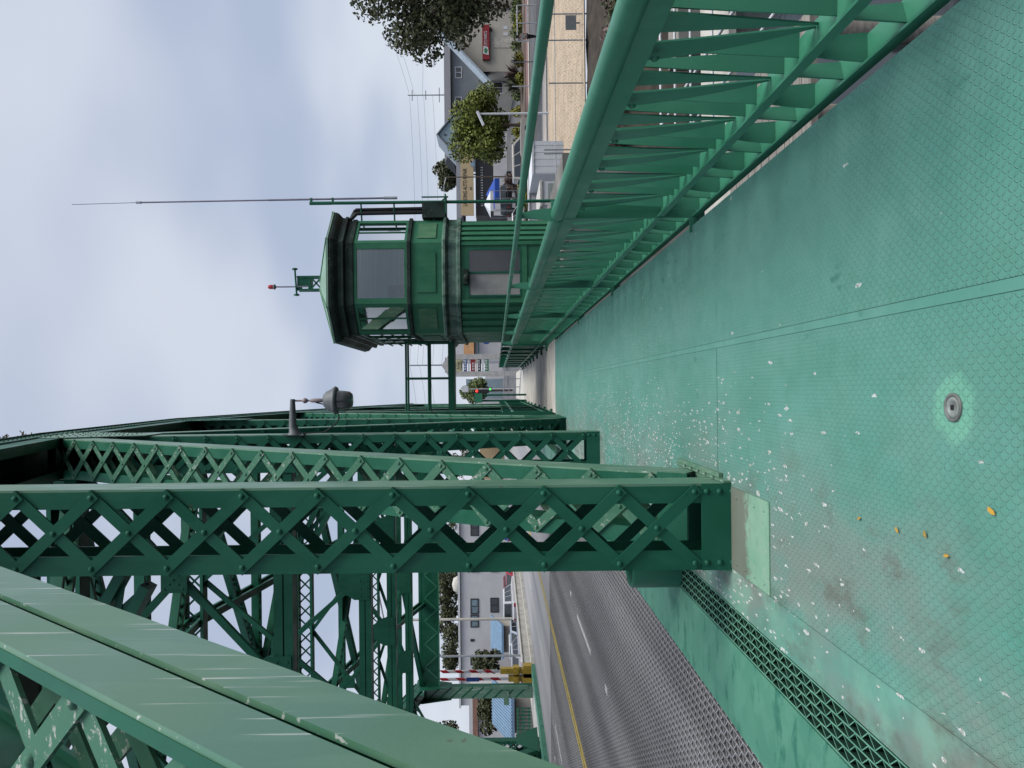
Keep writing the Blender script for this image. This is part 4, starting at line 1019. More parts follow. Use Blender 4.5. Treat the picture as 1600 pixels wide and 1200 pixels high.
# auto repair shop
Y = 100; xl, xr = P(0,345,Y).x, P(0,205,Y).x
b = house('repair_shop', 'low shop with a tan fascia reading LANDING AUTO REPAIR over a charcoal front', xl, xr, Y, Y+10, -.5, P(740,0,Y).z, 'dark_wall')
m = MB(); m.box(xl,xr,Y-.5,Y-.01,P(740,280,Y).z,P(720,280,Y).z); fa = m.build('fascia', MT['tan'], b)
m = MB(); z0, z1 = P(720,0,Y).z, P(707,0,Y).z; m.prism([(xl,Y-.45,z0),(xl,Y+5,z1),(xl,Y+10,z1),(xl,Y+10,z0)], (xr-xl,0,0)); m.build('roof', MT['dark_roof'], b)
text('lettering', 'LANDING AUTO REPAIR', (P(0,302,Y).x, Y-.52, P(727,302,Y).z), .72, MT['lettering_dark'], fa, 0, .01, .62)
text('street_number', '60', (P(0,304,Y).x, Y-.52, P(736,304,Y).z), .45, MT['lettering_dark'], fa, 0, .01, .8)
m = MB(); m.box(P(0,270,Y).x,P(0,262,Y).x,Y-.54,Y-.5,P(738,0,Y).z,P(733,0,Y).z); m.build('fascia_badge', simple('badge_blue', (.3,.42,.55), .7), fa)
m = MB(); m.box(xl,xr,Y-.12,Y-.01,-.4,P(768,0,Y).z); m.build('base_course', MT['pale_wall'], b)
m = MB()
for k in range(16): 
    for j in range(2): m.box(P(0,330,Y).x+k*.33,P(0,330,Y).x+k*.33+.13,Y-.05,Y-.02,P(751.5-j*2,0,Y).z,P(751.5-j*2,0,Y).z+.1)
m.build('string_lights', MT['white'], b)
# beige store beyond the pylon sign
Y = 120; xl, xr = P(0,572,Y).x, P(0,440,Y).x
b = house('beige_store', 'pale stucco store with an orange brown mansard behind the pylon sign', xl, xr, Y, Y+12, -1, P(712,540,Y).z, 'pale_wall')
m = MB(); m.prism([(xl+.3,Y-.9,P(735,0,Y).z),(xl+.3,Y-.3,P(719,0,Y).z),(xl+.3,Y-.01,P(719,0,Y).z),(xl+.3,Y-.01,P(735,0,Y).z)], (xr-xl-.6,0,0)); m.build('mansard', MT['orange_roof'], b)
m = MB(); m.box(xl+1.2,xl+3.2,Y-.05,Y,P(743,0,Y).z,P(741,0,Y).z); m.build('wall_stripe', simple('teal_stripe', (.18,.36,.36), .6), b)
sx = P(0,540,90).x; sg = thing('oval_sign', 'blue oval sign with a red cap peeking past the control house', 'sign', (sx+.8,90,0))
m = MB(); c = Vector((sx+1.0,90,P(760,530,90).z)); vs = [c+Vector((1.45*math.cos(t),0,.78*math.sin(t))) for t in [2*math.pi*i/24 for i in range(24)]]; m.prism(vs, (0,.2,0)); m.tube((c.x,90.1,-.6),(c.x,90.1,c.z-.7),.09); m.build('sign_face', MT['sign_blue'], sg)
m = MB(); vs = [c+Vector((1.3*math.cos(t),-.02,.72*math.sin(t))) for t in [.55+2.05*i/12 for i in range(13)]]; m.prism(vs, (0,.02,0)); m.build('red_cap', MT['red'], sg)
# pylon sign
Y = 62; xl, xr = P(0,596,Y).x, P(0,561,Y).x; z1 = P(702,580,Y).z; zp = P(690,578,Y).z; xm = (xl+xr)/2
ps = thing('pylon_sign', 'tall white gabled pylon sign reading Park Street Landing with coloured tenant panels', 'sign', (xm,Y,-.7))
m = MB(); fw = .42
m.box(xl,xl+fw,Y,Y+.5,-.7,z1); m.box(xr-fw,xr,Y,Y+.5,-.7,z1); m.prism([(xl-.05,Y,z1),(xr+.05,Y,z1),(xm,Y,zp)], (0,.5,0)); m.box(xl+fw,xr-fw,Y+.05,Y+.45,P(703,0,Y).z-.5,z1); m.build('frame', simple('pylon_stucco', (.62,.60,.57), .9), ps)
def panel(v0, v1, mat, words_, sz, tm, sx=1.0):
    m = MB(); m.box(xl+fw,xr-fw,Y+.02,Y+.3,P(v1,578,Y).z+.02,P(v0,578,Y).z-.02); o = m.build('tenant_panel', MT[mat], ps)
    for w_, v in words_: text('lettering', w_, (xm, Y+.005, P(v,578,Y).z), sz, MT[tm], o, 0, .005, sx)
panel(708,723,'sign_cream',(('Park',711),('Street',716),('Landing',720.5)),.30,'lettering_dark',.85)
panel(724,730,'sign_blue',(),.2,'white')
panel(735,743,'sign_red',(),.3,'white'); panel(731,734,'pale_wall',(),.2,'white'); panel(743.4,745.6,'tan',(),.2,'white')
panel(746,752,'sign_black',(),.24,'white'); panel(757,764,'sign_green',(),.26,'white'); panel(752.5,756.5,'white',(),.2,'white')
m = MB()
for v, c in ((727,4),(740,3),(748,4),(760,4)):
    for k in range(c):
        for r in (0,1): m.box(xl+fw+.1+k*.22,xl+fw+.26+k*.22,Y+.005,Y+.018,P(v+1.4-r*2.2,578,Y).z,P(v+1.4-r*2.2,578,Y).z+.07)
m.build('panel_marks', MT['white'], ps)
# white two storey building, left
Y = 85; xl, xr = P(0,1110,Y).x, P(0,780,Y).x
b = house('office_block', 'pale grey two storey stucco block with dark framed windows across the road', xl, xr, Y, Y+14, -1, P(719,950,Y).z, 'pale_wall')
m = MB(); m.box(xl-.2,xr+.2,Y-.25,Y+14.2,P(719,950,Y).z,P(719,950,Y).z+.22); m.build('parapet', MT['white'], b)
for y0, y1, v0, v1 in ((943,967,735,748),(968,988,735,748),(942,965,766,779),(870,902,735,748),(870,902,766,779),(1006,1010,735,741),(1033,1047,735,743),(820,845,735,748),(820,845,766,779)):
    win(b, P(0,y1,Y).x, P(0,y0,Y).x, P(v1,y0,Y).z, P(v0,y0,Y).z, Y-.01, 'dark_wall', 'glass_blue' if v0 == 735 and y0 > 940 else 'glass', 1, .12)
m = MB(); cq = P(714,913,Y+3); m.lathe((cq.x,Y+3,cq.z-.5), [(.9,-.3),(1.0,.4),(.7,.9),(.1,1.05)], 16); m.build('roof_tank', MT['concrete'], b)
def canopy(name, lb, y0, y1, v0, v1, Y, wallmat):
    xl, xr = P(0,y1,Y).x, P(0,y0,Y).x; b = thing(name, lb, 'kiosk', ((xl+xr)/2,Y,-.9)); zt, zb = P(v0,0,Y).z, P(v1,0,Y).z
    m = MB(); m.prism([(xl,Y,zb),(xl,Y+3,zt),(xl,Y+3,zt-.15),(xl,Y,zb-.15)], (xr-xl,0,0)); n = 14
    for k in range(n+1): x = xl+(xr-xl)*k/n; m.bar((x,Y-.01,zb+.02),(x,Y+3,zt+.02),.07,.06,(1,0,0))
    m.build('roof', MT['blue_siding'], b); m = MB(); m.box(xl+.3,xr-.3,Y+.8,Y+2.8,-1,zb+.1); m.build('wall', MT[wallmat], b)
canopy('blue_roof_kiosk', 'small cream kiosk with a ribbed blue roof in the car lot', 985, 1038, 756, 774, 66, 'beige')
canopy('blue_roof_kiosk', 'ribbed blue lean-to roof left of the portal post', 1100, 1172, 757, 788, 44, 'beige')
Y = 78; b = house('siding_building', 'grey board sided building with a red brick edge at far left', P(0,1230,Y).x, P(0,1095,Y).x, Y, Y+10, -1, P(733,1120,Y).z, 'pale_wall')
m = MB(); m.box(P(0,1230,Y).x,P(0,1097,Y).x,Y-.3,Y-.02,P(735,0,Y).z,P(727,0,Y).z); m.build('fascia', simple('brick_red_fascia', (.36,.20,.15), .9), b)
m = MB(); 
for k in range(9): x = P(0,1225,Y).x+k*1.0; m.box(x,x+.05,Y-.03,Y,-1,P(735,0,Y).z)
m.build('board_joint', MT['grey_wall'], b)
# far end of the street: a few blocks
for k, (y0, y1, v0, Y, mat, lb) in enumerate(((600,632,722,200,'blue_gable','pale blue roofed house far down the street beyond the signal'), (632,700,735,180,'pale_wall','pale low building far along the road behind the truss'), (700,770,742,190,'tan','tan low building seen through the inclined laced member'), (770,860,748,185,'beige','long beige building at the end of the road'), (560,600,752,170,'pale_wall','grey walled building just left of the pylon'))):
    house('far_building', lb, P(0,y1,Y).x, P(0,y0,Y).x, Y, Y+8, -1, P(v0,0,Y).z, mat)

# ================================================================== CARS, PEOPLE, STREET FURNITURE
def wheel(root, x, y, r, loc, rot):
    m = MB(); c = loc + rot @ Vector((x,y,r)); ax = rot @ Vector((0,1,0)); m.lathe(c - ax*.1, [(r*.55,0),(r*.95,0),(r,.04),(r,.16),(r*.95,.2),(r*.55,.2)], 18, ax); w = m.build('wheel', MT['tyre'], root)
    m = MB(); m.lathe(c - ax*.105, [(r*.2,-.005),(r*.58,0),(r*.58,.21),(r*.2,.215)], 12, ax); m.build('rim', MT['rim'], w)
def car(name, label, loc, rz, col, kind='sedan', cat='car', group='cars parked along the street', L_=4.5, Wd=1.75, back=False):
    loc = Vector(loc); rot = Matrix.Rotation(rz, 3, 'Z'); t = thing(name, label, cat, loc, group)
    h = L_/2
    if kind == 'sedan':
        low = [(-h,.28),(-h,.75),(-h+.15,.86),(-h+.9,.92),(h-1.25,.92),(h-.15,.78),(h,.6),(h,.28)]; cab = [(-h+.55,.90),(-h+1.15,1.40),(h-2.0,1.43),(h-1.15,.90)]
    elif kind == 'suv':
        low = [(-h,.35),(-h,.95),(-h+.1,1.05),(h-1.3,1.08),(h-.12,1.0),(h,.8),(h,.35)]; cab = [(-h+.1,1.04),(-h+.3,1.72),(h-2.0,1.74),(h-1.3,1.06)]
    else:
        low = [(-h,.45),(-h,1.0),(-h+2.0,1.0),(-h+2.05,1.08),(h-1.3,1.1),(h-.1,1.02),(h,.85),(h,.45)]; cab = [(-h+.08,1.0),(-h+.2,1.72),(h-2.2,1.78),(h-1.5,1.08)]
    def solid(poly, w, tap, mat, part, par):
        m = MB(); a = [loc+rot@Vector((x,-w/2+(tap if z > 1.1 else 0),z)) for x, z in poly]; b = [loc+rot@Vector((x,w/2-(tap if z > 1.1 else 0),z)) for x, z in poly]; n = len(poly)
        m.add(a+b, [tuple(range(n)), tuple(range(n, 2*n))[::-1]]+[(i, n+i, n+(i+1) % n, (i+1) % n) for i in range(n)])
        o = m.build(part, mat, par); bv = o.modifiers.new('bevel','BEVEL'); bv.width = .06; bv.segments = 2; bv.limit_method = 'ANGLE'; return o
    pm = car_paint(name+'_paint', col)
    body = solid(low, Wd, 0, pm, 'body', t); cb = solid(cab, Wd-.1, .14, pm, 'cabin', t)
    # glazing: side, front, rear panes just proud of the cabin
    (x0,z0),(x1,z1),(x2,z2),(x3,z3) = cab
    def lerp(a, b, s): return a+(b-a)*s
    for s in (-1,1):
        m = MB()
        for u0, u1 in ((.06,.34),(.37,.64),(.67,.95)):
            q = []
            for u, v in ((u0,.14),(u1,.14),(u1,.84),(u0,.84)):
                xb, xt = lerp(x0,x3,u), lerp(x1,x2,u); q.append(loc+rot@Vector((lerp(xb,xt,v), s*lerp(Wd/2-.045,Wd/2-.045-.14*min(1,v*1.05),1), lerp(z0,z1,v))))
            m.prism(q, rot@Vector((0,s*.012,0)))
        m.build('side_window', MT['glass'], t)
    for nm, (xa, za), (xb, zb), s in (('rear_window',(x0,z0),(x1,z1),-1),('windscreen',(x3,z3),(x2,z2),1)):
        m = MB(); q = []
        for w_, v in ((-1,.12),(1,.12),(.86,.88),(-.86,.88)): q.append(loc+rot@Vector((lerp(xa,xb,v)+s*.012, w_*(Wd/2-.2), lerp(za,zb,v))))
        m.prism(q, rot@Vector((s*.015,0,.01))); m.build(nm, MT['glass'], t)
    for x in (-h+.85, h-.9):
        for s in (-1,1): wheel(t, x, s*(Wd/2-.09), .33 if kind == 'sedan' else .37, loc, rot)
    for s in (-1,1):
        m = MB(); c = Vector((-h-.005, s*(Wd/2-.22), .72 if kind == 'sedan' else .85)); m.obox(loc+rot@c, rot@Vector((1,0,0)), rot@Vector((0,1,0)), Vector((0,0,1)), .04,.3,.16); m.build('tail_light', MT['red'], t)
        m = MB(); c = Vector((h-.02, s*(Wd/2-.25), .66 if kind == 'sedan' else .8)); m.obox(loc+rot@c, rot@Vector((1,0,0)), rot@Vector((0,1,0)), Vector((0,0,1)), .06,.32,.14); m.build('headlight', MT['white'], t)
    return t
p = P(815,238,64); car('parked_pickup', 'pale beige old pickup with a camper cap parked on the right bank road', (p.x,64,gz(p.x,64)), 0.0, (.55,.51,.45), 'truck', 'pickup', 'vehicles on the right bank', 5.2, 1.85)
p = P(775,312,84); car('parked_pickup', 'black pickup parked beside the blue canopy', (p.x+.6,84,gz(p.x,84)), .5, (.02,.021,.025), 'truck', 'pickup', 'vehicles on the right bank', 5.0, 1.85)
p = P(800,327,70); car('parked_car', 'white car half hidden behind the control house mast', (p.x-1,70,gz(p.x,70)), .4, (.62,.62,.62), 'sedan', 'car', 'vehicles on the right bank')
lot = ((893,70,'red car nearest the laced post in the car lot',(.42,.015,.03),'sedan',1.2), (935,60,'white hatchback facing the road in the car lot',(.72,.72,.74),'suv',1.35), (962,70,'silver car behind the street lamp pole',(.40,.42,.45),'sedan',1.2), (985,58,'bluish silver car beside the lamp pole in the lot',(.42,.47,.55),'sedan',1.3), (1005,66,'white sedan before the blue roofed kiosk',(.68,.69,.72),'sedan',1.3), (1022,55,'silver sedan nearest the concrete parapet end',(.52,.54,.58),'sedan',1.35), (912,78,'dark red car deep in the lot below the building window',(.20,.01,.02),'suv',1.2))
for y, Y, lb, col, kd, rz in lot:
    p = P(800,y,Y); car('parked_car', lb, (p.x,Y,gz(p.x,Y)+.22), rz, col, kd, 'car', 'cars in the lot left of the road')
p = P(790,850,80); car('road_car', 'blue car driving away seen through the nearest laced post', (-10.9,62,-.19), math.pi/2, (.02,.08,.30), 'suv', 'car', None)
car('road_car', 'dark car stopped far down the right lane of the road', (-5.2,95,-.12), math.pi/2, (.03,.03,.035), 'suv', 'car', None)
# person on the right bank
def person(x, y, Y, label, top, legs):
    p = P(x,y,Y); z = gz(p.x,Y)+.02; px, py = p.x, Y; root = thing('person', label, 'person', (px,py,z))
    def skin(name, joints, edges, mat, sub=1, rootv=0):
        me = bpy.data.meshes.new(name); me.from_pydata([Vector(j[:3]) for j in joints], edges, []); me.materials.append(mat)
        o = bpy.data.objects.new(name, me); COL.objects.link(o); o.parent = root
        o.modifiers.new('skin','SKIN'); 
        for v, j in zip(me.skin_vertices[0].data, joints): v.radius = (j[3], j[3]*.8)
        me.skin_vertices[0].data[rootv].use_root = True
        sm = o.modifiers.new('smooth','SUBSURF'); sm.levels = sub; sm.render_levels = sub
        for pl in me.polygons: pl.use_smooth = True
        return o
    skin('body', [(0,0,.95,.13),(0,0,1.2,.13),(0,0,1.42,.12),(0,0,1.5,.05),(0,-.02,1.58,.085),(0,-.02,1.68,.09),(-.17,0,1.4,.06),(-.22,-.05,1.12,.042),(-.18,-.2,.95,.032),(.17,0,1.4,.06),(.22,.02,1.12,.042),(.2,-.1,.88,.032),(-.09,0,.9,.09),(-.1,-.12,.48,.06),(-.1,-.2,.06,.045),(-.1,-.34,.03,.035),(.09,0,.9,.09),(.1,.08,.48,.06),(.1,.25,.1,.045),(.1,.14,.03,.035)],
         [(0,1),(1,2),(2,3),(3,4),(4,5),(2,6),(6,7),(7,8),(2,9),(9,10),(10,11),(0,12),(12,13),(13,14),(14,15),(0,16),(16,17),(17,18),(18,19)], MT['skin'])
    skin('shirt', [(0,0,.92,.16),(0,0,1.2,.155),(0,0,1.42,.135),(-.18,0,1.40,.075),(-.22,-.04,1.16,.062),(.18,0,1.40,.075),(.22,.015,1.16,.062)], [(0,1),(1,2),(2,3),(3,4),(2,5),(5,6)], top)
    skin('trousers', [(0,0,.93,.14),(-.09,0,.86,.105),(-.1,-.12,.48,.078),(-.1,-.2,.1,.062),(.09,0,.86,.105),(.1,.08,.48,.078),(.1,.25,.14,.062)], [(0,1),(1,2),(2,3),(0,4),(4,5),(5,6)], legs)
    m = MB(); m.lathe((px,py+.0,z+1.64), [(.03,-.12),(.095,-.06),(.108,.03),(.09,.1),(.02,.135)], 12); m.build('hair', MT['hair'], root)
person(835,57,58,'person in a pale shirt and black trousers walking along the right bank', MT['cloth_pink'], MT['cloth_black'])
# light pole, utility poles, wires
def pole(name, label, cat, x, y0, y, Y, r, mat, arms=(), group=None):
    """y: photo row of the pole, x..y0: photo columns of its top and foot"""
    a, b_ = P(x,y,Y), P(y0,y,Y); t = thing(name, label, cat, (a.x,Y,b_.z), group); m = MB(); m.tube((a.x,Y,b_.z), (a.x,Y,a.z), r, 10, r*.75); m.build('pole', MT[mat], t)
    for dz, ln in arms: m = MB(); m.box(a.x-ln,a.x+ln,Y-.08,Y+.08,a.z-dz-.08,a.z-dz+.08); m.build('cross_arm', MT[mat], t)
    return t, a
t, a = pole('light_pole', 'white car park light pole with one angled head before the olive tree', 'light pole', 747, 872, 178, 50, .08, 'white')
m = MB(); m.bar((a.x+.15,50,a.z+.05),(a.x-.75,50,a.z-.35),.22,.14,(0,1,0)); m.tube((a.x,50,a.z-.1),(a.x+.15,50,a.z+.1),.07); m.build('lamp_head', MT['white'], t)
pole('utility_pole', 'utility pole with three crossarms rising behind the grey building', 'utility pole', 637, 712, 149, 170, .14, 'grey_wall', ((1,1.2),(4,1.0),(7,1.6)), 'utility poles')
pole('utility_pole', 'thin utility pole beside the pale gabled house', 'utility pole', 681, 725, 259, 170, .14, 'grey_wall', ((.5,.9),), 'utility poles')
pole('utility_pole', 'utility pole with a thin mast beyond the catwalk', 'utility pole', 640, 720, 571, 150, .16, 'grey_wall', ((4,1.3),(7,1.5)), 'utility poles')
t, a = pole('street_lamp', 'brown street lamp pole in front of the repair shop', 'street lamp', 697, 788, 277, 88, .08, 'bark'); m = MB(); m.tube(a, a+Vector((-1.0,0,.25)), .05); m.box(a.x-1.6,a.x-.9,87.9,88.1,a.z+.2,a.z+.32); m.build('lamp_arm', MT['steel'], t)
t, a = pole('street_lamp', 'pale street lamp pole before the office block windows', 'street lamp', 600, 800, 969, 50, .10, 'concrete'); m = MB(); m.tube(a, a+Vector((1.6,0,.3)), .05); m.build('lamp_arm', MT['steel'], t)
t, a = pole('street_lamp', 'thin grey pole beside the parapet end', 'street lamp', 640, 815, 1026, 44, .07, 'steel'); m = MB(); m.tube(a, a+Vector((1.2,0,.2)), .04); m.build('lamp_arm', MT['steel'], t)
pole('wall_sign_post', 'white post sign standing in the planting strip by the palms', 'sign post', 800, 845, 135, 62, .05, 'white'); 
pole('wall_sign_post', 'grey sign post left of the red store sign', 'sign post', 797, 845, 97, 60, .05, 'grey_wall')
for k, (x0, y0, x1, y1) in enumerate(((640,149,560,-40),(648,149,572,-40),(660,149,640,-40),(640,149,640,571),(652,149,652,571),(662,149,660,571),(676,149,676,571),(690,259,690,571),(640,571,646,720),(655,571,660,720),(668,571,675,720))):
    a, b_ = P(x0,y0,160), P(x1,y1,160); m = MB(); pts = []
    for i in range(13): s = i/12; q = a.lerp(b_, s); q.z -= 1.1*math.sin(math.pi*s); pts.append(q)
    m.path(pts, .026, 5)
    tag(m.build('overhead_wire', MT['grey_wall']), 'thin overhead wire strung between the utility poles', 'wire', 'overhead wires')
# traffic signals at the end of the walkway
t, a = pole('traffic_signal', 'traffic signal on a mast arm showing red beyond the walkway', 'traffic signal', 742, 800, 625, 75, .08, 'steel')
m = MB(); hd = P(745,611,74.6); m.tube((a.x,75,a.z),(hd.x,75,hd.z+.5),.05); m.box(hd.x-.2,hd.x+.2,74.7,75.0,hd.z-1.2,hd.z+.3); m.build('signal_head', MT['black'], t)
m = MB(); m.lathe((hd.x,74.7,hd.z), [(.13,0),(.12,.03),(.02,.05)], 14, Vector((0,-1,0))); m.build('red_lamp', MT['lit_red'], t)
t, a = pole('traffic_signal', 'low traffic signal showing green on the right of the street', 'traffic signal', 764, 800, 608, 90, .07, 'steel')
m = MB(); hd = P(766,608,89.7); m.box(hd.x-.2,hd.x+.2,89.75,90.0,hd.z-.25,hd.z+1.1); m.build('signal_head', MT['black'], t)
m = MB(); m.lathe((hd.x,89.74,hd.z), [(.14,0),(.12,.03),(.02,.05)], 14, Vector((0,-1,0))); m.build('green_lamp', MT['lit_green'], t)
t, a = pole('traffic_signal', 'far red traffic signal seen through the nearest laced post', 'traffic signal', 745, 790, 838, 95, .08, 'steel')
m = MB(); hd = P(748,833,94.6); m.box(hd.x-.22,hd.x+.22,94.7,95,hd.z-1.1,hd.z+.3); m.build('signal_head', MT['black'], t)
m = MB(); m.lathe((hd.x,94.7,hd.z), [(.22,0),(.18,.03),(.02,.05)], 14, Vector((0,-1,0))); m.build('red_lamp', MT['lit_red'], t)
g0 = P(741,622,40); t = thing('equipment_cabinet', 'green signal cabinet box mounted on the railing post beyond the catwalk', 'cabinet', (g0.x,40,-.1))
m = MB(); m.box(g0.x-.24,g0.x+.24,39.8,40.2,P(747,0,40).z,P(735,0,40).z); m.build('box', MT['rail'], t); m = MB(); m.tube((g0.x-.15,40.1,-.1),(g0.x-.15,40.1,P(745,0,40).z),.05); m.tube((g0.x+.15,40.1,-.1),(g0.x+.15,40.1,P(745,0,40).z),.05); m.build('stand', MT['green'], t)
m = MB(); q = P(727,608,70); m.box(q.x-.28,q.x+.28,70,70.05,q.z-.28,q.z+.28); m.tube((q.x,70.05,-.6),(q.x,70.05,q.z),.03)
tag(m.build('road_sign', MT['white']), 'small white square road sign in front of the round tree', 'sign')
# canopy tents
q = P(765,300,80); t = thing('canopy_tent', 'blue pop up canopy before the repair shop', 'canopy', (q.x,80,gz(q.x,80)))
z0, z1 = P(770,0,80).z, P(756,0,80).z; m = MB(); c = Vector((q.x,81,z1)); sq = [Vector((q.x-1.3,79.5,z0)),Vector((q.x+1.3,79.5,z0)),Vector((q.x+1.3,82.5,z0)),Vector((q.x-1.3,82.5,z0))]; m.add(sq+[c], [(0,1,4),(1,2,4),(2,3,4),(3,0,4)]); m.box(q.x-1.3,q.x+1.3,79.49,79.51,z0-.5,z0); m.build('cover', MT['blue'], t)
for v in sq: m = MB(); m.tube((v.x,v.y,gz(v.x,v.y)),(v.x,v.y,z0),.03,6); m.build('leg', MT['steel'], t)
q = P(765,316,76); t = thing('canopy_tent', 'white pop up canopy overlapping the blue one', 'canopy', (q.x,76,gz(q.x,76)))
z0, z1 = P(763,0,76).z, P(753,0,76).z; m = MB(); c = Vector((q.x,77,z1)); sq = [Vector((q.x-1.0,75.5,z0)),Vector((q.x+1.0,75.5,z0)),Vector((q.x+1.0,78.5,z0)),Vector((q.x-1.0,78.5,z0))]; m.add(sq+[c], [(0,1,4),(1,2,4),(2,3,4),(3,0,4)]); m.box(q.x-1.0,q.x+1.0,75.49,75.51,z0-.3,z0); m.build('cover', MT['white'], t)
for v in sq: m = MB(); m.tube((v.x,v.y,gz(v.x,v.y)),(v.x,v.y,z0),.03,6); m.build('leg', MT['steel'], t)
# white shipping container, box truck body, grey shed on the right bank
a, b_ = P(832,272,40), P(888,220,40); t = thing('shipping_container', 'white corrugated shipping container in the fenced lot', 'container', (a.x,40,-2.2))
m = MB(); m.box(a.x,b_.x,40,46,-2.2,a.z); k = 0
while a.x+k*.36 < b_.x-.2: m.box(a.x+.05+k*.36,a.x+.23+k*.36,39.985,40,-2.1,a.z-.08); k += 1
m.build('box', MT['container'], t); m = MB(); m.box(a.x-.02,b_.x+.02,39.95,40,a.z-.08,a.z+.02); m.box(a.x-.02,b_.x+.02,39.95,40,-2.2,-2.1); m.build('frame', MT['white'], t)
a, b_ = P(828,330,44), P(888,272,44); m = MB(); m.box(a.x-.5,b_.x+.3,44,44.3,-2.2,a.z); m.box(a.x-.5,b_.x+.3,43.95,44.35,a.z,a.z+.08)
tag(m.build('yard_wall', MT['pale_wall']), 'plain grey yard wall left of the white container', 'wall')
a, b_ = P(844,320,33), P(878,283,33); t = thing('storage_tank', 'cream utility trailer box with rounded top before the yard wall', 'trailer', (a.x,33,-2.2))
m = MB(); m.box(a.x,b_.x,33,36,-1.9,a.z-.1); m.build('box', MT['white'], t); m = MB(); m.box(a.x-.05,b_.x+.05,32.95,36.05,a.z-.1,a.z); m.build('lid', simple('cream_lid', (.66,.64,.58), .6), t)
m = MB(); m.box(a.x+.1,b_.x-.1,32.97,33,-1.1,a.z-.35); m.build('side_panel', simple('grey_green_panel', (.33,.38,.36), .6), t)
m = MB(); m.tube((a.x+.25,32.9,-2.0),(a.x+.25,33.1,-2.0),.25,14); m.tube((b_.x-.25,32.9,-2.0),(b_.x-.25,33.1,-2.0),.25,14); m.build('wheel', MT['tyre'], t)
# chain link fence
fz = thing('chain_link_fence', 'chain link fence with thin steel posts along the dry grass lot', 'fence', (14,31,-2.2))
for y in (22,63,130,-30): q = P(867,y,31); m = MB(); m.tube((q.x,31,-2.3),(q.x,31,P(846 if y == 22 else 857,y,31).z),.03,8); m.build('post', MT['steel'], fz)
for dy in (-3,3): q = P(867,237+dy,31); m = MB(); m.tube((q.x,31,-2.3),(q.x,31,P(850,237,31).z),.03,8); m.build('post', MT['steel'], fz)
x0, x1 = P(867,330,31).x, P(867,-60,31).x; zt = P(867,120,31).z
m = MB(); m.tube((x0,31,zt),(x1,31,zt),.018,6)
for k in range(3): m.tube((x0,31,zt+.12*(k+1)),(x1,31,zt+.12*(k+1)),.004,4)
m.build('top_rail', MT['steel'], fz)
m = MB(); x = x0
while x < x1: 
    m.bar((x,31,-2.2),(x+1.9*(zt+2.2)/1.9,31,zt),.0028,.002,(1,0,0)); m.bar((x+1.9*(zt+2.2)/1.9,31.004,-2.2),(x,31.004,zt),.0028,.002,(1,0,0)); x += .16
m.build('mesh', MT['steel'], fz)
# white refuse gate, notice board in grass
q = P(848,40,60); t = thing('pipe_gate', 'white pipe gate beside the walking person', 'gate', (q.x,60,-2)); m = MB()
for z in (-2,-1.2,-.4): m.tube((q.x-1.2,60,z),(q.x+1.6,60,z),.05,8)
for x in (-1.2,.2,1.6): m.tube((q.x+x,60,-2.1),(q.x+x,60,-.4),.05,8)
m.build('frame', MT['white'], t)
q = P(893,35,32); m = MB(); m.box(q.x-.3,q.x+.3,32,32.04,q.z-.2,q.z+.25); m.tube((q.x,32.05,-2.3),(q.x,32.05,q.z),.03)
tag(m.build('notice_board', MT['grey_paint']), 'grey notice board standing in the dry grass', 'sign')
# docks and white pipe railing beneath the walkway railing
dk = thing('timber_dock', 'weathered plank dock beside the pier under the walkway railing', 'dock', (3,9,-2.4)); m = MB()
for k in range(11): m.box(2.2,4.6,9.3+k*.29,9.3+k*.29+.27,-2.36+random.uniform(-.01,.01),-2.28)
m.build('planks', MT['wood'], dk)
for x in (2.4,4.4):
    for y in (9.5,12.4): m = MB(); m.tube((x,y,-5.5),(x,y,-2.3),.16,10); m.build('pile', MT['wood'], dk)
wr = thing('dock_railing', 'white pipe railing along the lower dock gangway', 'railing', (5,12,-2.3))
for z in (-1.12,-1.35,-1.6,-1.95):
    m = MB(); m.tube((4.2,12.3,z),(9.5,12.3,z),.022,8); m.build('pipe', MT['white'], wr)
for x in (4.2,6.3,8.4): m = MB(); m.tube((x,12.3,-2.3),(x,12.3,-1.1),.03,8); m.build('post', MT['white'], wr)
m = MB(); m.tube((4.2,12.3,-1.12),(4.2,6.5,-1.12),.022,8); m.tube((4.2,12.3,-1.6),(4.2,6.5,-1.6),.022,8); m.build('pipe', MT['white'], wr)
gw = thing('gangway', 'grey gangway deck crossing to the river bank', 'gangway', (7,13,-2.4)); m = MB(); m.box(2.2,10.5,12.5,14.2,-2.4,-2.28); m.build('deck', MT['concrete'], gw)
for x in (6,9.5): m = MB(); m.tube((x,13.3,-5.5),(x,13.3,-2.4),.2); m.build('pile', MT['wood'], gw)
lg = thing('floating_dock', 'long grey float with timber edge moored along the bank', 'dock', (13,24,-4)); m = MB(); m.box(9.5,22,21,23,-4.3,-3.7); m.build('float', MT['wood'], lg); m = MB(); m.box(9.4,22.1,20.9,21.0,-4.1,-3.5); m.build('fender_board', MT['concrete_dark'], lg)
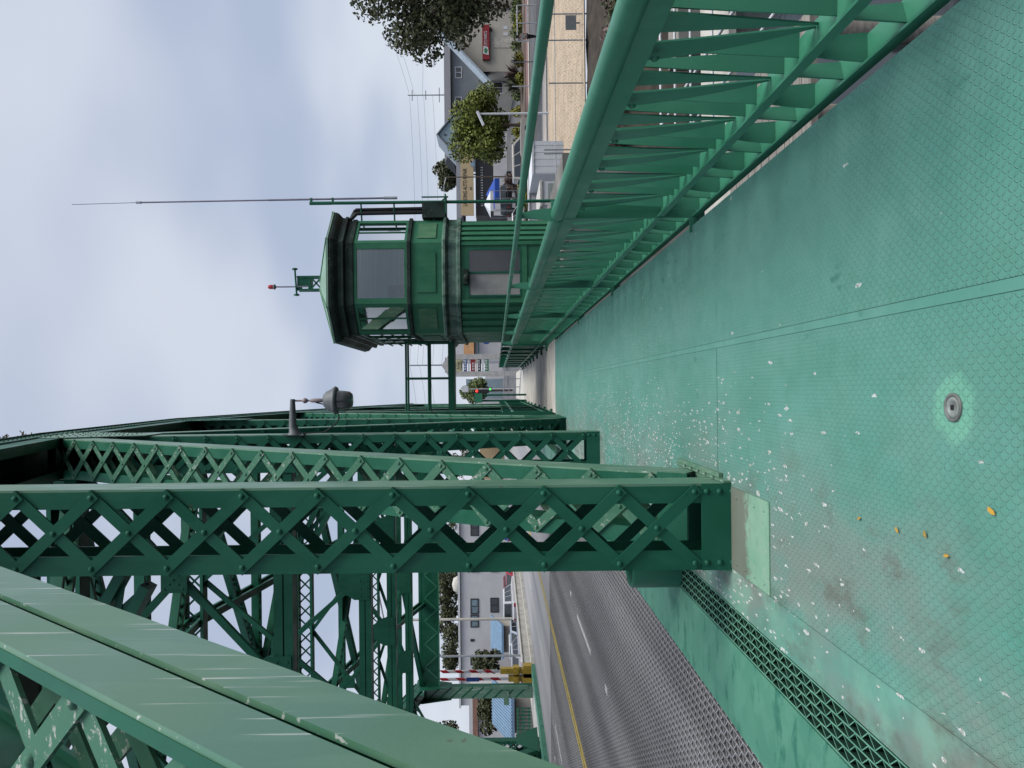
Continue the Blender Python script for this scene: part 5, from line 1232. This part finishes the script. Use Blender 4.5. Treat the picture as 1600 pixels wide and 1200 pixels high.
# left side: parapet, barrier gates, green stair rail
m = MB(); m.box(-14.6,-14.2,40,75,-.3,.30); m.box(-14.65,-14.15,40,75,.30,.36)
tag(m.build('parapet_wall', MT['concrete']), 'low concrete parapet along the far side of the road', 'parapet')
def stripes(mb_w, mb_r, x, Y, z0, z1, w, n):
    for k in range(n):
        za, zb = z0+(z1-z0)*k/n, z0+(z1-z0)*(k+1)/n
        (mb_r if k % 2 else mb_w).prism([(x-w,Y,za),(x+w,Y,za+.18),(x+w,Y,zb+.18),(x-w,Y,zb)], (0,.08,0))
for k, (yy, z0, z1, lb) in enumerate(((1049,1.45,4.35,'raised red and white barrier arm nearest the road'), (1061,1.0,4.4,'raised red and white barrier arm with a blue band beside the portal post'))):
    q = P(790,yy,38.2); t = thing('barrier_gate', lb, 'barrier gate', (q.x,38.2,-.1), 'raised barrier gates')
    mw_, mr = MB(), MB(); stripes(mw_, mr, q.x, 38.2, z0, z1, .065, 8); a_ = mw_.build('arm', MT['white'], t); mr.build('red_stripe', MT['red'], a_)
    if k: m = MB(); m.box(q.x-.1,q.x+.1,38.17,38.195,2.55,3.2); m.build('blue_band', MT['sign_blue'], a_)
    m = MB(); m.box(q.x-.22,q.x+.22,38.1,38.5,.55,.85); m.box(q.x-.12,q.x+.14,38.15,38.45,.2,1.5-k*.4); m.box(q.x-.28,q.x+.3,38.05,38.55,-.08,.35); m.tube((q.x,38.05,.7),(q.x,38.6,.7),.12,12); m.build('drive_unit', MT['yellow'], t)
gr = thing('stair_railing', 'green ladder-like slatted railing at far left below the blue roof', 'railing', (-17,42,-.5)); m = MB()
xa, xb = P(0,1160,42).x, P(0,1115,42).x
for z in (P(797,0,42).z, P(806,0,42).z, P(815,0,42).z): m.box(xa,xb,42,42.06,z-.04,z+.04)
m.build('rail', MT['rail'], gr); m = MB()
for k in range(9): x = xa+(xb-xa)*k/8; m.box(x-.03,x+.03,41.98,42.0,P(818,0,42).z,P(796,0,42).z)
m.build('baluster', MT['green'], gr)
